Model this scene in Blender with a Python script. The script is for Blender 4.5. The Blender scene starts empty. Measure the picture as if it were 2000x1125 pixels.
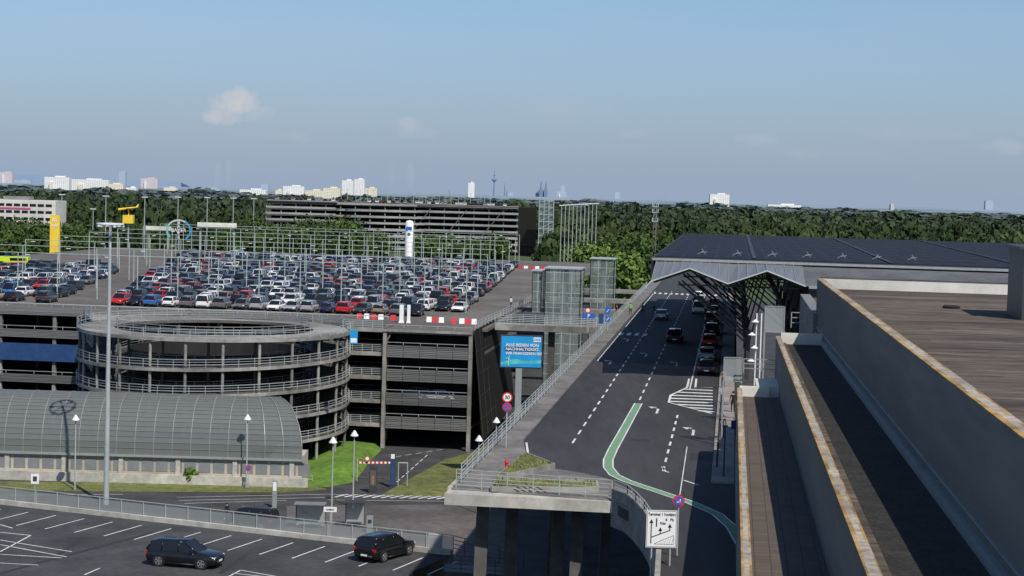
import bpy, math, random
import numpy as np
from mathutils import Vector, Matrix
random.seed(7); np.random.seed(7)
col=bpy.context.scene.collection
FP=3500.0; CZ=33.0
PA=math.atan(192.5/FP); RO=.028
FW=Vector((0,math.cos(PA),-math.sin(PA))); XA=Vector((1,0,0)); UA=Vector((0,math.sin(PA),math.cos(PA)))
RT=XA*math.cos(RO)+UA*math.sin(RO); UP=UA*math.cos(RO)-XA*math.sin(RO)
def ray(px,py): return FW+RT*((px-1000)/FP)+UP*((562.5-py)/FP)
def G(px,py,z):
    d=ray(px,py); k=(z-CZ)/d.z; return Vector((d.x*k,d.y*k,z))
def Pd(px,py,Y):
    d=ray(px,py); k=Y/d.y; return Vector((d.x*k,Y,CZ+d.z*k))
A7=math.atan(429/3500); c7=math.cos(A7); s7=math.sin(A7)
def W(s,t,z): return Vector((s*c7+t*s7,-s*s7+t*c7,z))
def ST(v): return (v.x*c7-v.y*s7, v.x*s7+v.y*c7)
# ---------- materials
M={}
def lin(c): return tuple(c)+(1,)
def mat(name,c,rough=.7,var=.15,scale=1.5,metal=0,c2=None,bump=0,spec=.4,stain=.0,coat=0,alpha=1,stretch=None):
    m=bpy.data.materials.new(name); m.use_nodes=True; nt=m.node_tree; b=nt.nodes['Principled BSDF']
    b.inputs['Roughness'].default_value=rough; b.inputs['Metallic'].default_value=metal
    b.inputs['Specular IOR Level'].default_value=spec; b.inputs['Coat Weight'].default_value=coat; b.inputs['Coat Roughness'].default_value=.08
    b.inputs['Alpha'].default_value=alpha
    M[name]=m
    if var<=0: b.inputs['Base Color'].default_value=lin(c); return m
    g=nt.nodes.new('ShaderNodeNewGeometry'); n=nt.nodes.new('ShaderNodeTexNoise'); n.inputs['Scale'].default_value=scale; n.inputs['Detail'].default_value=7; n.inputs['Roughness'].default_value=.65
    src=g.outputs['Position']
    if stretch:
        mp=nt.nodes.new('ShaderNodeMapping'); mp.inputs['Scale'].default_value=stretch; mp.inputs['Rotation'].default_value=(0,0,A7)
        nt.links.new(src,mp.inputs['Vector']); src=mp.outputs['Vector']
    nt.links.new(src,n.inputs['Vector'])
    r=nt.nodes.new('ShaderNodeValToRGB'); nt.links.new(n.outputs['Fac'],r.inputs['Fac'])
    r.color_ramp.elements[0].position=.33; r.color_ramp.elements[1].position=.67
    a=tuple(max(0,x*(1-var)) for x in c); e=tuple(min(1,x*(1+var)) for x in c) if c2 is None else c2
    r.color_ramp.elements[0].color=lin(a); r.color_ramp.elements[1].color=lin(e)
    out=r.outputs['Color']
    if stain>0:
        n2=nt.nodes.new('ShaderNodeTexNoise'); n2.inputs['Scale'].default_value=scale*.13; n2.inputs['Detail'].default_value=5
        nt.links.new(src,n2.inputs['Vector']); r2=nt.nodes.new('ShaderNodeValToRGB'); nt.links.new(n2.outputs['Fac'],r2.inputs['Fac'])
        r2.color_ramp.elements[0].position=.35; r2.color_ramp.elements[1].position=.65
        r2.color_ramp.elements[0].color=(1-stain,1-stain,1-stain,1); r2.color_ramp.elements[1].color=(1+stain*.4,)*3+(1,)
        mx=nt.nodes.new('ShaderNodeMix'); mx.data_type='RGBA'; mx.blend_type='MULTIPLY'; mx.inputs['Factor'].default_value=1
        nt.links.new(out,mx.inputs['A']); nt.links.new(r2.outputs['Color'],mx.inputs['B']); out=mx.outputs['Result']
    nt.links.new(out,b.inputs['Base Color'])
    if bump:
        bp=nt.nodes.new('ShaderNodeBump'); bp.inputs['Strength'].default_value=bump; bp.inputs['Distance'].default_value=.05
        nt.links.new(n.outputs['Fac'],bp.inputs['Height']); nt.links.new(bp.outputs['Normal'],b.inputs['Normal'])
    return m
mat('asphalt',(.055,.055,.057),.9,.2,2.2,stain=.35,bump=.2)
mat('road_asphalt',(.045,.045,.047),.85,.2,1.2,stain=.32,bump=.1,stretch=(1,.12,1))
mat('deck_asphalt',(.14,.125,.11),.9,.2,.6,stain=.3)
mat('concrete',(.27,.262,.24),.85,.3,.9,stain=.45,bump=.15)
mat('concrete_pale',(.46,.44,.39),.8,.2,1.5,stain=.25)
mat('concrete_dark',(.1,.096,.09),.85,.25,1.2,stain=.3)
mat('kerb_pavement',(.18,.17,.16),.9,.2,2,stain=.35)
mat('wall_grey',(.2,.2,.2),.8,.12,.8,stain=.3,stretch=(1,.3,3))
mat('shade_wall',(.17,.167,.16),.8,.15,.35,stain=.35,stretch=(1,.25,2.5))  # darker copy of the wall grey; shade of the left faces is in the colour
mat('sidewalk',(.28,.26,.24),.9,.15,3,stain=.25)
mat('plaza',(.12,.105,.1),.9,.2,1.0,stain=.35)
mat('gravel_brown',(.075,.057,.044),.95,.5,1.6,c2=(.165,.13,.1),stain=.4,bump=.9,stretch=(.22,1.3,1))
mat('gravel_dark',(.028,.026,.023),.95,.6,7,stain=.3,bump=.8)
mat('cap_stone',(.34,.29,.22),.85,.3,2.5,c2=(.47,.42,.35),bump=.1,stain=.35)
mat('lichen',(.52,.27,.04),.9,.3,5,c2=(.42,.3,.16),stain=.5)
mat('white_paint',(.68,.68,.66),.7,.2,3,stain=.2)
mat('seam',(.2,.175,.15),.8,.3,2)
mat('green_paint',(.16,.3,.17),.8,.2,3)
mat('white_wall',(.66,.64,.58),.7,.1,.8,stain=.2)
mat('steel',(.34,.36,.36),.45,.12,2,metal=.3)
mat('steel_dark',(.06,.063,.067),.5,.15,2,metal=.3)
mat('strut',(.045,.047,.05),.6,.15,2)
mat('galv',(.42,.455,.45),.5,.12,1,metal=.2)
mat('gantry',(.4,.46,.42),.5,.12,1,metal=.1)
mat('edge_white',(.5,.52,.52),.5,.1,1)
mat('vault_rib',(.26,.28,.275),.5,.12,1,metal=.2)
mat('band',(.2,.2,.195),.5,.18,.5,metal=.2,stain=.3,stretch=(.15,.15,9))
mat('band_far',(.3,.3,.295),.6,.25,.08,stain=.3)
mat('black_mesh',(.014,.013,.012),.8,.3,4,bump=.3,spec=.2)
mat('inside_shade',(.02,.02,.02),.9,.3,.3)  # near-black for unlit interiors: the shade is put into the colour
mat('solar_frame',(.04,.045,.055),.6,.1,1)
mat('low_roof',(.13,.135,.145),.8,.2,.6,stain=.3)
mat('blue',(.02,.12,.5),.5,.05,1); mat('banner_blue',(.02,.06,.17),.6,.2,1)
mat('yellow',(.8,.56,.05),.6,.08,1); mat('red',(.6,.03,.025),.5,.08,1); mat('orange',(.3,.14,.07),.5,.08,1)
mat('sign_white',(.8,.8,.8),.5,.04,1); mat('ad_blue',(.02,.3,.62),.4,.12,.4); mat('ad_navy',(.01,.06,.2),.4,0); mat('ad_green',(.1,.5,.5),.4,.3,1)
mat('black',(.012,.012,.013),.5,0); mat('rubber',(.015,.015,.015),.85,.1,5)
mat('lamp_head',(.7,.72,.72),.4,.05,1)
mat('grass',(.1,.13,.03),.95,.3,.9,c2=(.2,.2,.07),stain=.3,bump=.4)
mat('grass_bright',(.09,.19,.018),.95,.3,1.2,c2=(.15,.27,.035),bump=.5,stain=.25)
mat('bark',(.09,.07,.05),.9,.3,4)
mat('car_glass',(.012,.014,.016),.1,0,spec=.5)
mat('head_lamp',(.75,.78,.8),.1,0,coat=.5); mat('tail_lamp',(.5,.01,.01),.2,0,coat=.5)
mat('rim',(.45,.46,.47),.3,0,metal=.7)
mat('skin',(.5,.3,.22),.6,0); mat('hair',(.03,.02,.015),.8,0)
mat('cloth_black',(.015,.015,.018),.9,.2,9); mat('cloth_blue',(.03,.05,.12),.9,.2,9); mat('cloth_white',(.7,.7,.7),.9,.1,9)
mat('cloth_green',(.2,.5,.08),.9,.1,9); mat('cloth_red',(.4,.04,.04),.9,.1,9); mat('cloth_beige',(.35,.28,.2),.9,.1,9)
mat('far_grey',(.3,.37,.45),.9,.05,.01); mat('far_blue',(.15,.21,.3),.9,.05,.01); mat('far_hill',(.24,.32,.43),.95,.06,.002)  # distance haze is mixed into these flat colours
mat('shelter',(.2,.21,.22),.4,.1,1); mat('beige_wall',(.44,.4,.31),.8,.15,.5,stain=.2)
mat('pink',(.5,.08,.2),.6,.1,1); mat('patch',(.03,.03,.031),.9,.2,3)
PAINT={'black':(.008,.008,.01),'dark grey':(.05,.052,.056),'silver':(.42,.43,.45),'white':(.78,.78,.78),'red':(.5,.015,.015),'dark blue':(.012,.03,.1),'blue':(.03,.12,.35),'grey':(.16,.165,.17),'beige':(.3,.27,.2),'yellow':(.6,.75,.02),'orange':(.6,.25,.05),'brown':(.06,.04,.03)}
for k,c in PAINT.items():
    mat('paint_'+k,c,.25,0,coat=.5,metal=.3 if k in('silver','grey','dark grey','beige') else 0)
def glassm(name,c,alpha,rough=.12,spec=.8):
    m=mat(name,c,rough,0,spec=spec); nt=m.node_tree; b=nt.nodes['Principled BSDF']
    t=nt.nodes.new('ShaderNodeBsdfTransparent'); t.inputs['Color'].default_value=(.85,.9,.9,1)
    mx=nt.nodes.new('ShaderNodeMixShader'); mx.inputs['Fac'].default_value=alpha
    nt.links.new(t.outputs[0],mx.inputs[1]); nt.links.new(b.outputs[0],mx.inputs[2]); nt.links.new(mx.outputs[0],nt.nodes['Material Output'].inputs['Surface'])
glassm('vault_glass',(.185,.2,.19),.7,.22,.5); glassm('tower_glass',(.27,.33,.32),.4,.08); glassm('fence_glass',(.4,.42,.42),.5,.3); glassm('canopy_glass',(.18,.19,.195),.9,.35,.3); glassm('screen_glass',(.45,.5,.5),.5,.1)
def brickm(name,c1,c2,mortar,scale,bw,rh,ms,rot=None,vert=False,rough=.7,spec=.4):
    m=mat(name,c1,rough,0,spec=spec); nt=m.node_tree; b=nt.nodes['Principled BSDF']
    g=nt.nodes.new('ShaderNodeNewGeometry'); src=g.outputs['Position']
    if vert:
        sp=nt.nodes.new('ShaderNodeSeparateXYZ'); nt.links.new(src,sp.inputs[0]); ad=nt.nodes.new('ShaderNodeMath'); nt.links.new(sp.outputs[0],ad.inputs[0]); nt.links.new(sp.outputs[1],ad.inputs[1])
        cb=nt.nodes.new('ShaderNodeCombineXYZ'); nt.links.new(ad.outputs[0],cb.inputs[0]); nt.links.new(sp.outputs[2],cb.inputs[1]); src=cb.outputs[0]
    else:
        mp=nt.nodes.new('ShaderNodeMapping'); mp.inputs['Rotation'].default_value=(0,0,A7); nt.links.new(src,mp.inputs['Vector']); src=mp.outputs[0]
    k=nt.nodes.new('ShaderNodeTexBrick'); k.offset=0; k.inputs['Scale'].default_value=scale
    k.inputs['Color1'].default_value=lin(c1); k.inputs['Color2'].default_value=lin(c2); k.inputs['Mortar'].default_value=lin(mortar)
    k.inputs['Brick Width'].default_value=bw; k.inputs['Row Height'].default_value=rh; k.inputs['Mortar Size'].default_value=ms; k.inputs['Mortar Smooth'].default_value=.1
    nt.links.new(src,k.inputs['Vector']); nt.links.new(k.outputs['Color'],b.inputs['Base Color'])
brickm('solar',(.009,.0105,.016),(.014,.015,.022),(.028,.03,.036),1,1.7,1.05,.06,rough=.6,spec=.18)
brickm('far_white',(.34,.37,.4),(.44,.46,.48),(.8,.79,.75),1,4.5,3.0,.85,vert=True)  # far facades from here on: window pattern paled by haze in the colours
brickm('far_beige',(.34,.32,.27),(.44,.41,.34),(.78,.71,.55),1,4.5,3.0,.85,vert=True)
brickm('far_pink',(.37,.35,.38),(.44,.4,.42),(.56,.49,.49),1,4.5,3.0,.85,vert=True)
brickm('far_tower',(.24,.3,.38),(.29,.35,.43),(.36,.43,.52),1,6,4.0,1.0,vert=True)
brickm('paver',(.115,.09,.073),(.09,.072,.06),(.045,.04,.035),1,.6,.6,.02,rough=.9)
def leafm(name,c,c2,sc=.05):
    m=mat(name,c,.8,0,spec=.2); nt=m.node_tree; b=nt.nodes['Principled BSDF']
    g=nt.nodes.new('ShaderNodeNewGeometry'); n=nt.nodes.new('ShaderNodeTexNoise'); n.inputs['Scale'].default_value=sc; n.inputs['Detail'].default_value=3
    nt.links.new(g.outputs['Position'],n.inputs['Vector'])
    a=nt.nodes.new('ShaderNodeMath'); a.operation='MULTIPLY_ADD'; a.inputs[1].default_value=.2; nt.links.new(g.outputs['Random Per Island'],a.inputs[0])
    s=nt.nodes.new('ShaderNodeMath'); s.operation='MULTIPLY_ADD'; s.inputs[1].default_value=3.2; s.inputs[2].default_value=-1.25; nt.links.new(n.outputs['Fac'],s.inputs[0]); nt.links.new(s.outputs[0],a.inputs[2])
    mx=nt.nodes.new('ShaderNodeMix'); mx.data_type='RGBA'; mx.clamp_factor=True; nt.links.new(a.outputs[0],mx.inputs['Factor'])
    mx.inputs['A'].default_value=lin(c); mx.inputs['B'].default_value=lin(c2); nt.links.new(mx.outputs['Result'],b.inputs['Base Color'])
leafm('leaf_forest',(.02,.035,.013),(.06,.086,.027),.018); leafm('leaf_mid',(.03,.048,.026),(.062,.087,.042),.015); leafm('leaf_hazy',(.075,.105,.105),(.105,.14,.135),.01)  # mid and hazy leaves carry distance haze in their colour
leafm('leaf_tree',(.03,.058,.014),(.075,.12,.028),.2); leafm('leaf_light',(.08,.14,.025),(.15,.22,.05),.3)
# ---------- mesh builder
class MB:
    def __init__(s): s.v=[];s.f=[];s.m=[]
    def add(s,vs,fs,m=0):
        n=len(s.v); s.v+=[tuple(v) for v in vs]; s.f+=[tuple(i+n for i in f) for f in fs]; s.m+=[m]*len(fs); return s
    def merge(s,o,moff=None,T=None):
        vs=[tuple(T@Vector(v)) for v in o.v] if T else o.v
        n=len(s.v); s.v+=list(vs); s.f+=[tuple(i+n for i in f) for f in o.f]; s.m+=[moff[k] if moff else k for k in o.m]; return s
    def box(s,c,d,rz=0,m=0):
        x,y,z=[k/2 for k in d]; C,S=math.cos(rz),math.sin(rz)
        vs=[(c[0]+a*x*C-b*y*S,c[1]+a*x*S+b*y*C,c[2]+e*z) for e in(-1,1) for a,b in((-1,-1),(1,-1),(1,1),(-1,1))]
        return s.add(vs,[(3,2,1,0),(4,5,6,7),(0,1,5,4),(1,2,6,5),(2,3,7,6),(3,0,4,7)],m)
    def beam(s,a,b,w,h,m=0):
        a=Vector(a);b=Vector(b); d=(b-a).normalized(); u=Vector((0,0,1)) if abs(d.z)<.98 else Vector((0,1,0))
        x=d.cross(u).normalized()*(w/2); y=x.cross(d).normalized()*(h/2)
        vs=[p+i*x+j*y for p in(a,b) for i,j in((-1,-1),(1,-1),(1,1),(-1,1))]
        return s.add(vs,[(3,2,1,0),(4,5,6,7),(0,1,5,4),(1,2,6,5),(2,3,7,6),(3,0,4,7)],m)
    def seg(s,c,a,b,w,dy,m=0):
        dx,dz=b[0]-a[0],b[1]-a[1]; L=math.hypot(dx,dz); nx,nz=-dz/L*w/2,dx/L*w/2
        return s.add([(c[0]+a[0]+nx,c[1]+dy,c[2]+a[1]+nz),(c[0]+a[0]-nx,c[1]+dy,c[2]+a[1]-nz),(c[0]+b[0]-nx,c[1]+dy,c[2]+b[1]-nz),(c[0]+b[0]+nx,c[1]+dy,c[2]+b[1]+nz)],[(0,1,2,3)],m)
    def tube(s,a,b,r0,r1=None,n=8,m=0):
        r1=r0 if r1 is None else r1; a=Vector(a);b=Vector(b); d=(b-a).normalized(); u=Vector((0,0,1)) if abs(d.z)<.9 else Vector((1,0,0))
        x=d.cross(u).normalized(); y=d.cross(x)
        vs=[];
        for p,r in((a,r0),(b,r1)):
            for i in range(n):
                q=2*math.pi*i/n; vs.append(p+(x*math.cos(q)+y*math.sin(q))*r)
        fs=[(i,(i+1)%n,n+(i+1)%n,n+i) for i in range(n)]+[tuple(range(n-1,-1,-1)),tuple(range(n,2*n))]
        return s.add(vs,fs,m)
    def prism(s,poly,z0,z1,m=0):
        n=len(poly); vs=[(p[0],p[1],z0) for p in poly]+[(p[0],p[1],z1) for p in poly]
        return s.add(vs,[tuple(range(n-1,-1,-1)),tuple(range(n,2*n))]+[(i,(i+1)%n,n+(i+1)%n,n+i) for i in range(n)],m)
    def sheet(s,poly,z=None,m=0):
        return s.add([(p[0],p[1],p[2] if z is None else z) for p in poly],[tuple(range(len(poly)))],m)
    def sbox(s,s0,s1,t0,t1,z0,z1,m=0):
        return s.prism([W(s0,t0,0),W(s1,t0,0),W(s1,t1,0),W(s0,t1,0)],z0,z1,m)
    def slats(s,s0,s1,t0,t1,z0,z1,n=6):
        h=(z1-z0)/n
        for i in range(n): s.sbox(s0,s1,t0,t1,z0+i*h,z0+i*h+h*.68)
        return s
    def tbox(s,s0,s1,t0,t1,z0,z1,m=0):
        f=lambda t:1-.0018*(t-50)
        return s.prism([W(s0*f(t0),t0,0),W(s1*f(t0),t0,0),W(s1*f(t1),t1,0),W(s0*f(t1),t1,0)],z0,z1,m)
    def lathe(s,c,prof,n=12,m=0):
        vs=[];k=len(prof)
        for r,z in prof:
            for i in range(n):
                q=2*math.pi*i/n; vs.append((c[0]+r*math.cos(q),c[1]+r*math.sin(q),c[2]+z))
        fs=[(j*n+i,j*n+(i+1)%n,(j+1)*n+(i+1)%n,(j+1)*n+i) for j in range(k-1) for i in range(n)]
        return s.add(vs,fs,m)
    def ribbon(s,pts,w,z,m=0,off=0):
        vs=[]
        for i,p in enumerate(pts):
            a=pts[max(0,i-1)];b=pts[min(len(pts)-1,i+1)]; d=(Vector(b)-Vector(a)); d.z=0; d.normalize(); q=Vector((d.y,-d.x,0))
            vs+=[(p[0]+q.x*(off-w/2),p[1]+q.y*(off-w/2),z),(p[0]+q.x*(off+w/2),p[1]+q.y*(off+w/2),z)]
        return s.add(vs,[(2*i,2*i+1,2*i+3,2*i+2) for i in range(len(pts)-1)],m)
    def strip(s,pts,z0,z1,th,m=0):
        for a,b in zip(pts[:-1],pts[1:]): s.beam((a[0],a[1],(z0+z1)/2),(b[0],b[1],(z0+z1)/2),th,z1-z0,m)
        return s
    def rail(s,pts,h=1.1,sp=2,n=3,r=.03,m=0):
        for a,b in zip(pts[:-1],pts[1:]):
            a=Vector(a);b=Vector(b); L=(b-a).length; k=max(1,round(L/sp))
            for i in range(k+1):
                p=a.lerp(b,i/k); s.beam(p,p+Vector((0,0,h)),r*2,r*2,m)
            for j in range(n):
                z=Vector((0,0,h*(1-j/n))); s.beam(a+z,b+z,r*1.8,r*1.8,m)
        return s
    def build(s,name,mats,parent=None,smooth=False,world=True):
        me=bpy.data.meshes.new(name); off=parent.location if (parent is not None and world) else Vector((0,0,0))
        me.from_pydata([(v[0]-off.x,v[1]-off.y,v[2]-off.z) for v in s.v],[],s.f)
        if isinstance(mats,str): mats=[mats]
        for k in mats: me.materials.append(M[k])
        me.polygons.foreach_set('material_index',s.m)
        if smooth: me.polygons.foreach_set('use_smooth',[True]*len(s.f))
        me.update(); o=bpy.data.objects.new(name,me); col.objects.link(o)
        if parent is not None: o.parent=parent
        return o
def tag(o,label=None,cat=None,group=None,kind=None):
    if label:o['label']=label
    if cat:o['category']=cat
    if group:o['group']=group
    if kind:o['kind']=kind
    return o
def empty(name,loc,label,cat,group=None,rz=0):
    o=bpy.data.objects.new(name,None); o.location=loc; o.rotation_euler=(0,0,rz); col.objects.link(o); return tag(o,label,cat,group)
def struct(mb,name,m): return tag(mb.build(name,m),kind='structure')
def text(body,size,loc,rz,m,parent,name='lettering',rx=90,align='CENTER'):
    cu=bpy.data.curves.new(name,'FONT'); cu.body=body; cu.size=size; cu.align_x=align; cu.align_y='CENTER'; cu.extrude=.004; cu.offset=.004*size/.2 if size<.5 else .01
    t=bpy.data.objects.new('tmp',cu); col.objects.link(t); dg=bpy.context.evaluated_depsgraph_get()
    me=bpy.data.meshes.new_from_object(t.evaluated_get(dg)); bpy.data.objects.remove(t)
    me.materials.clear(); me.materials.append(M[m]); o=bpy.data.objects.new(name,me); col.objects.link(o)
    o.parent=parent; o.location=Vector(loc)-parent.location if parent else loc; o.rotation_euler=(math.radians(rx),0,rz); return o
ORD=['first','second','third','fourth','fifth','sixth','seventh','eighth','ninth','tenth','eleventh','twelfth','thirteenth','fourteenth','fifteenth','sixteenth','seventeenth','eighteenth','nineteenth','twentieth']
def ordn(i):
    if i<20: return ORD[i]
    n=i+1; return 'twenty-'+ORD[n-21] if n<30 else ('thirtieth' if n==30 else 'thirty-'+ORD[n-31])

# ================= SETTING
g=MB(); n=96
g.add([(0,0,-.12)]+[(9000*math.cos(2*math.pi*i/n),9000*math.sin(2*math.pi*i/n),-.12) for i in range(n)],[(0,i+1,(i+1)%n+1) for i in range(n)])
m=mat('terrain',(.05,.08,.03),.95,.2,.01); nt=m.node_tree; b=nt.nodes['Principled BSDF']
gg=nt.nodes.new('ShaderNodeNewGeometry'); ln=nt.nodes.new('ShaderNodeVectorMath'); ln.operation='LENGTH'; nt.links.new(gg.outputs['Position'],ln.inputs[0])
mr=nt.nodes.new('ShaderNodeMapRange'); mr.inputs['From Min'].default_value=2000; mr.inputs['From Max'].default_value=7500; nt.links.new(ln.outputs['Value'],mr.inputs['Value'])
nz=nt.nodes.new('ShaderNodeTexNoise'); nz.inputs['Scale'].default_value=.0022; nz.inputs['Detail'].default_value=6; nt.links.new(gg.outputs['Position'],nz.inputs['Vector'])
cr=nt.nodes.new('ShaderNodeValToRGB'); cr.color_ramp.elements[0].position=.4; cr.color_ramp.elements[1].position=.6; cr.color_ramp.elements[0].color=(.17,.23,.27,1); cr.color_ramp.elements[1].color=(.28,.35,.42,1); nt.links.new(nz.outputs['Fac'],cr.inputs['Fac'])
mx=nt.nodes.new('ShaderNodeMix'); mx.data_type='RGBA'; nt.links.new(mr.outputs[0],mx.inputs['Factor']); mx.inputs['A'].default_value=(.06,.09,.035,1); nt.links.new(cr.outputs['Color'],mx.inputs['B']); nt.links.new(mx.outputs['Result'],b.inputs['Base Color'])  # ground fades with distance into haze painted as bluish colour
struct(g,'ground','terrain')
struct(MB().sheet([(-260,40),(160,40),(160,560),(-260,560)],0),'apron','asphalt')
g=MB(); vs=[];N=60
for i in range(N+1):
    px=-300+i*11; P=Pd(px,0,15500); h=34*math.exp(-((px-40)/90)**2)+6*math.sin(i*.37)
    vs+=[(P.x,15500,-160),(P.x,15500,14+h),(P.x,17500,-160)]
fs=[]
for i in range(N): fs+=[(3*i,3*i+3,3*i+4,3*i+1),(3*i+1,3*i+4,3*i+5,3*i+2)]
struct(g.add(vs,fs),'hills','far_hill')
def pix(l,z): return [G(a,b,z) for a,b in l]
struct(MB().sheet(pix([(560,988),(900,985),(1010,1000),(1010,1130),(560,1130)],.02)),'plaza_paving','plaza')
struct(MB().sheet(pix([(-250,938),(600,946),(640,956),(560,962),(-250,958)],.03)),'grass_verge','grass')
slope=[(742,968),(795,938),(870,897),(925,882),(1005,845),(1030,870),(930,925),(905,970)]
struct(MB().sheet(pix(slope,.03)),'grass_slope','grass')
g=MB(); bp_=pix([(600,950),(640,952),(690,943),(708,922),(722,902),(745,880),(738,867),(700,862),(650,862),(600,866)],0)
cx=sum(p.x for p in bp_)/10; cy=sum(p.y for p in bp_)/10; vs=[]
for (k_,z_) in ((1,.03),(.8,.45),(.5,.8),(.2,.95)): vs+=[(cx+(p.x-cx)*k_,cy+(p.y-cy)*k_,z_) for p in bp_]
fs=[(j*10+i,j*10+(i+1)%10,(j+1)*10+(i+1)%10,(j+1)*10+i) for j in range(3) for i in range(10)]+[tuple(range(30,40))]
o=struct(g.add(vs,fs),'grass_bank','grass_bright')
for p in o.data.polygons: p.use_smooth=True
mk=MB()
for a,b2 in [((345,972),(640,966)),((350,978),(660,972)),((360,984),(560,978))]: mk.ribbon([G(*a,.0),G(*b2,.0)],.12,.04)
for i in range(14):
    x=655+i*18; mk.ribbon([G(x,971+i*.4,0),G(x+24,966+i*.4,0)],.35,.04)
mk.ribbon([G(640,966,0),G(900,972,0)],.12,.04); mk.ribbon([G(640,977,0),G(905,980,0)],.12,.04)
for i in range(5):
    x0=772+i*20; mk.ribbon([G(x0,893-i*3.2,0),G(x0+12,891-i*3.2,0)],.12,.04)
for i in range(7):
    mk.ribbon([G(835-i*9,889+i*8,0),G(829-i*9,894+i*8,0)],.12,.04)
mk.ribbon([G(20,968,0),G(240,966,0)],.12,.04)
struct(mk,'lower_road_markings','white_paint')

# ================= VIADUCT / DEPARTURE ROAD
out=[W(-16.1,420,0),W(-16.1,104.7,0),W(-6.4,103.4,0),W(-4.9,99.6,0),W(-3.8,94,0),W(-3.1,87.6,0),W(-2.8,78,0),W(-2.6,50,0),W(.75,50,0),W(.95,420,0)]
v=MB().prism(out,14.4,15.0); struct(v,'road','road_asphalt')
sw=MB()
cur=pix([(1022,862),(1027,885),(1040,905),(1075,918),(1130,926),(1185,938),(1225,958),(1262,985)],15)
poly=[W(-16.08,420,0),W(-14.3,420,0)]+cur+[W(-4.95,99.7,0),W(-6.4,103.42,0),W(-16.08,104.72,0)]
sw.prism(poly,15.002,15.13); struct(sw,'pavement','kerb_pavement')
struct(MB().sbox(-.85,.6,112,330,15.002,15.14),'pavement_terminal','sidewalk')
mk=MB()
def dash(s,t0,t1,L=3,gp=3.2,w=.15):
    t=t0
    while t<t1: mk.sheet([W(s-w/2,t,0),W(s+w/2,t,0),W(s+w/2,t+L,0),W(s-w/2,t+L,0)],15.012); t+=L+gp
def solid(s,t0,t1,w=.13): mk.sheet([W(s-w/2,t0,0),W(s+w/2,t0,0),W(s+w/2,t1,0),W(s-w/2,t1,0)],15.012)
dash(-10.9,127,330,2.4,2.4); dash(-7.6,150,330,2.6,3.0); dash(-4.0,116,146,2,2)
solid(-3.5,166,300); solid(-13.9,190,225); solid(-13.9,240,330)
mk.ribbon(pix([(1028,868),(1031,888),(1040,902)],15),.14,15.14)
mk.ribbon(pix([(1346,740),(1342,757),(1310,772),(1306,786),(1390,808)],15),.2,15.012)
mk.ribbon(pix([(1360,740),(1358,757),(1392,757)],15),.2,15.012)
for y in range(760,807,6):
    xl=1308+max(0,(772-y))*2.2 if y<786 else 1308+(y-786)*3.6
    mk.ribbon([G(xl,y,15),G(1392,y+3,15)],.75,15.0125)
mk.ribbon(pix([(1293,912),(1300,921),(1307,923)],15),.14,15.012)
mk.ribbon(pix([(1335,938),(1365,948)],15),.14,15.012)
mk.ribbon(pix([(1342,872),(1328,966)],15),.06,15.011)
def arrow(px,py,flip=-1):
    s,t=ST(G(px,py,15))
    mk.sheet([W(s-.1,t-1.6,0),W(s+.1,t-1.6,0),W(s+.1,t+1.4,0),W(s-.1,t+1.4,0)],15.012)
    mk.sheet([W(s-.1,t+1.4,0),W(s+.1,t+1.4,0),W(s+.45*flip,t+2.3,0),W(s+.3*flip,t+2.5,0)],15.012)
    mk.sheet([W(s+.1*flip,t+2.7,0),W(s+.9*flip,t+2.9,0),W(s+.55*flip,t+1.7,0)],15.012)
for q in [(1284,803),(1354,845),(1192,709),(1226,665),(1262,694),(1322,712)]: arrow(*q)
for t0 in (226,322):
    for i in range(14):
        if t0>300 or i<4: mk.sheet([W(-14+i*1.0,t0,0),W(-13.5+i*1.0,t0,0),W(-13.5+i*1.0,t0+4,0),W(-14+i*1.0,t0+4,0)],15.012)
struct(mk,'road_markings','white_paint')
q=MB()
for (px,py,a,b_) in [(1100,800,.5,3),(1250,860,.7,.7),(1375,893,1.0,1.6),(1150,760,.4,2.2),(1270,730,.6,.6)]:
    s,t=ST(G(px,py,15)); q.sheet([W(s-a,t-b_,0),W(s+a,t-b_,0),W(s+a,t+b_,0),W(s-a,t+b_,0)],15.006)
struct(q,'asphalt_patches','patch')
gp=pix([(1247,788),(1232,815),(1215,846),(1198,876),(1188,898),(1188,913),(1200,928),(1225,940),(1255,950),(1300,965),(1350,982),(1400,1004),(1430,1030),(1450,1064)],15)
struct(MB().ribbon(gp,.5,15.016),'green_lane_marking','green_paint')
struct(MB().ribbon(gp,.1,15.016,off=.31).ribbon(gp,.1,15.016,off=-.31),'green_lane_border','white_paint')
r=MB(); r.rail([W(-15.9,340,15.1),W(-15.9,107,15.1)],1.15,2.4,5,.024)
tag(r.build('railing','galv'),'long galvanised railing along the left edge of the elevated road','railing')
r=MB(); r.rail([W(-15.9,105,15.1),W(-6.5,103.7,15.1)],1.15,1.6,5,.02)
tag(r.build('railing','galv'),'short galvanised railing across the front of the planter terrace','railing')
pts=[W(-6.4,103.4,0),W(-5.5,101.8,0),W(-4.9,99.6,0),W(-4.3,96.9,0),W(-3.8,94,0),W(-3.4,91,0),W(-3.1,87.6,0),W(-2.8,78,0),W(-2.6,50,0)]
bw=empty('barrier_wall',W(-4,97,13),'curved concrete barrier wall of the ramp beside the white arrow sign','wall')
MB().strip(pts,13.6,15.8,.25).build('wall','concrete',bw); r2=MB(); r2.rail([(p.x,p.y,15.8) for p in pts[:7]],.5,1.4,2,.025); r2.build('handrail','galv',bw)
f=empty('viaduct',W(-10,104,0),'concrete planter terrace carried on dark pillars at the end of the elevated road','bridge')
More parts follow.
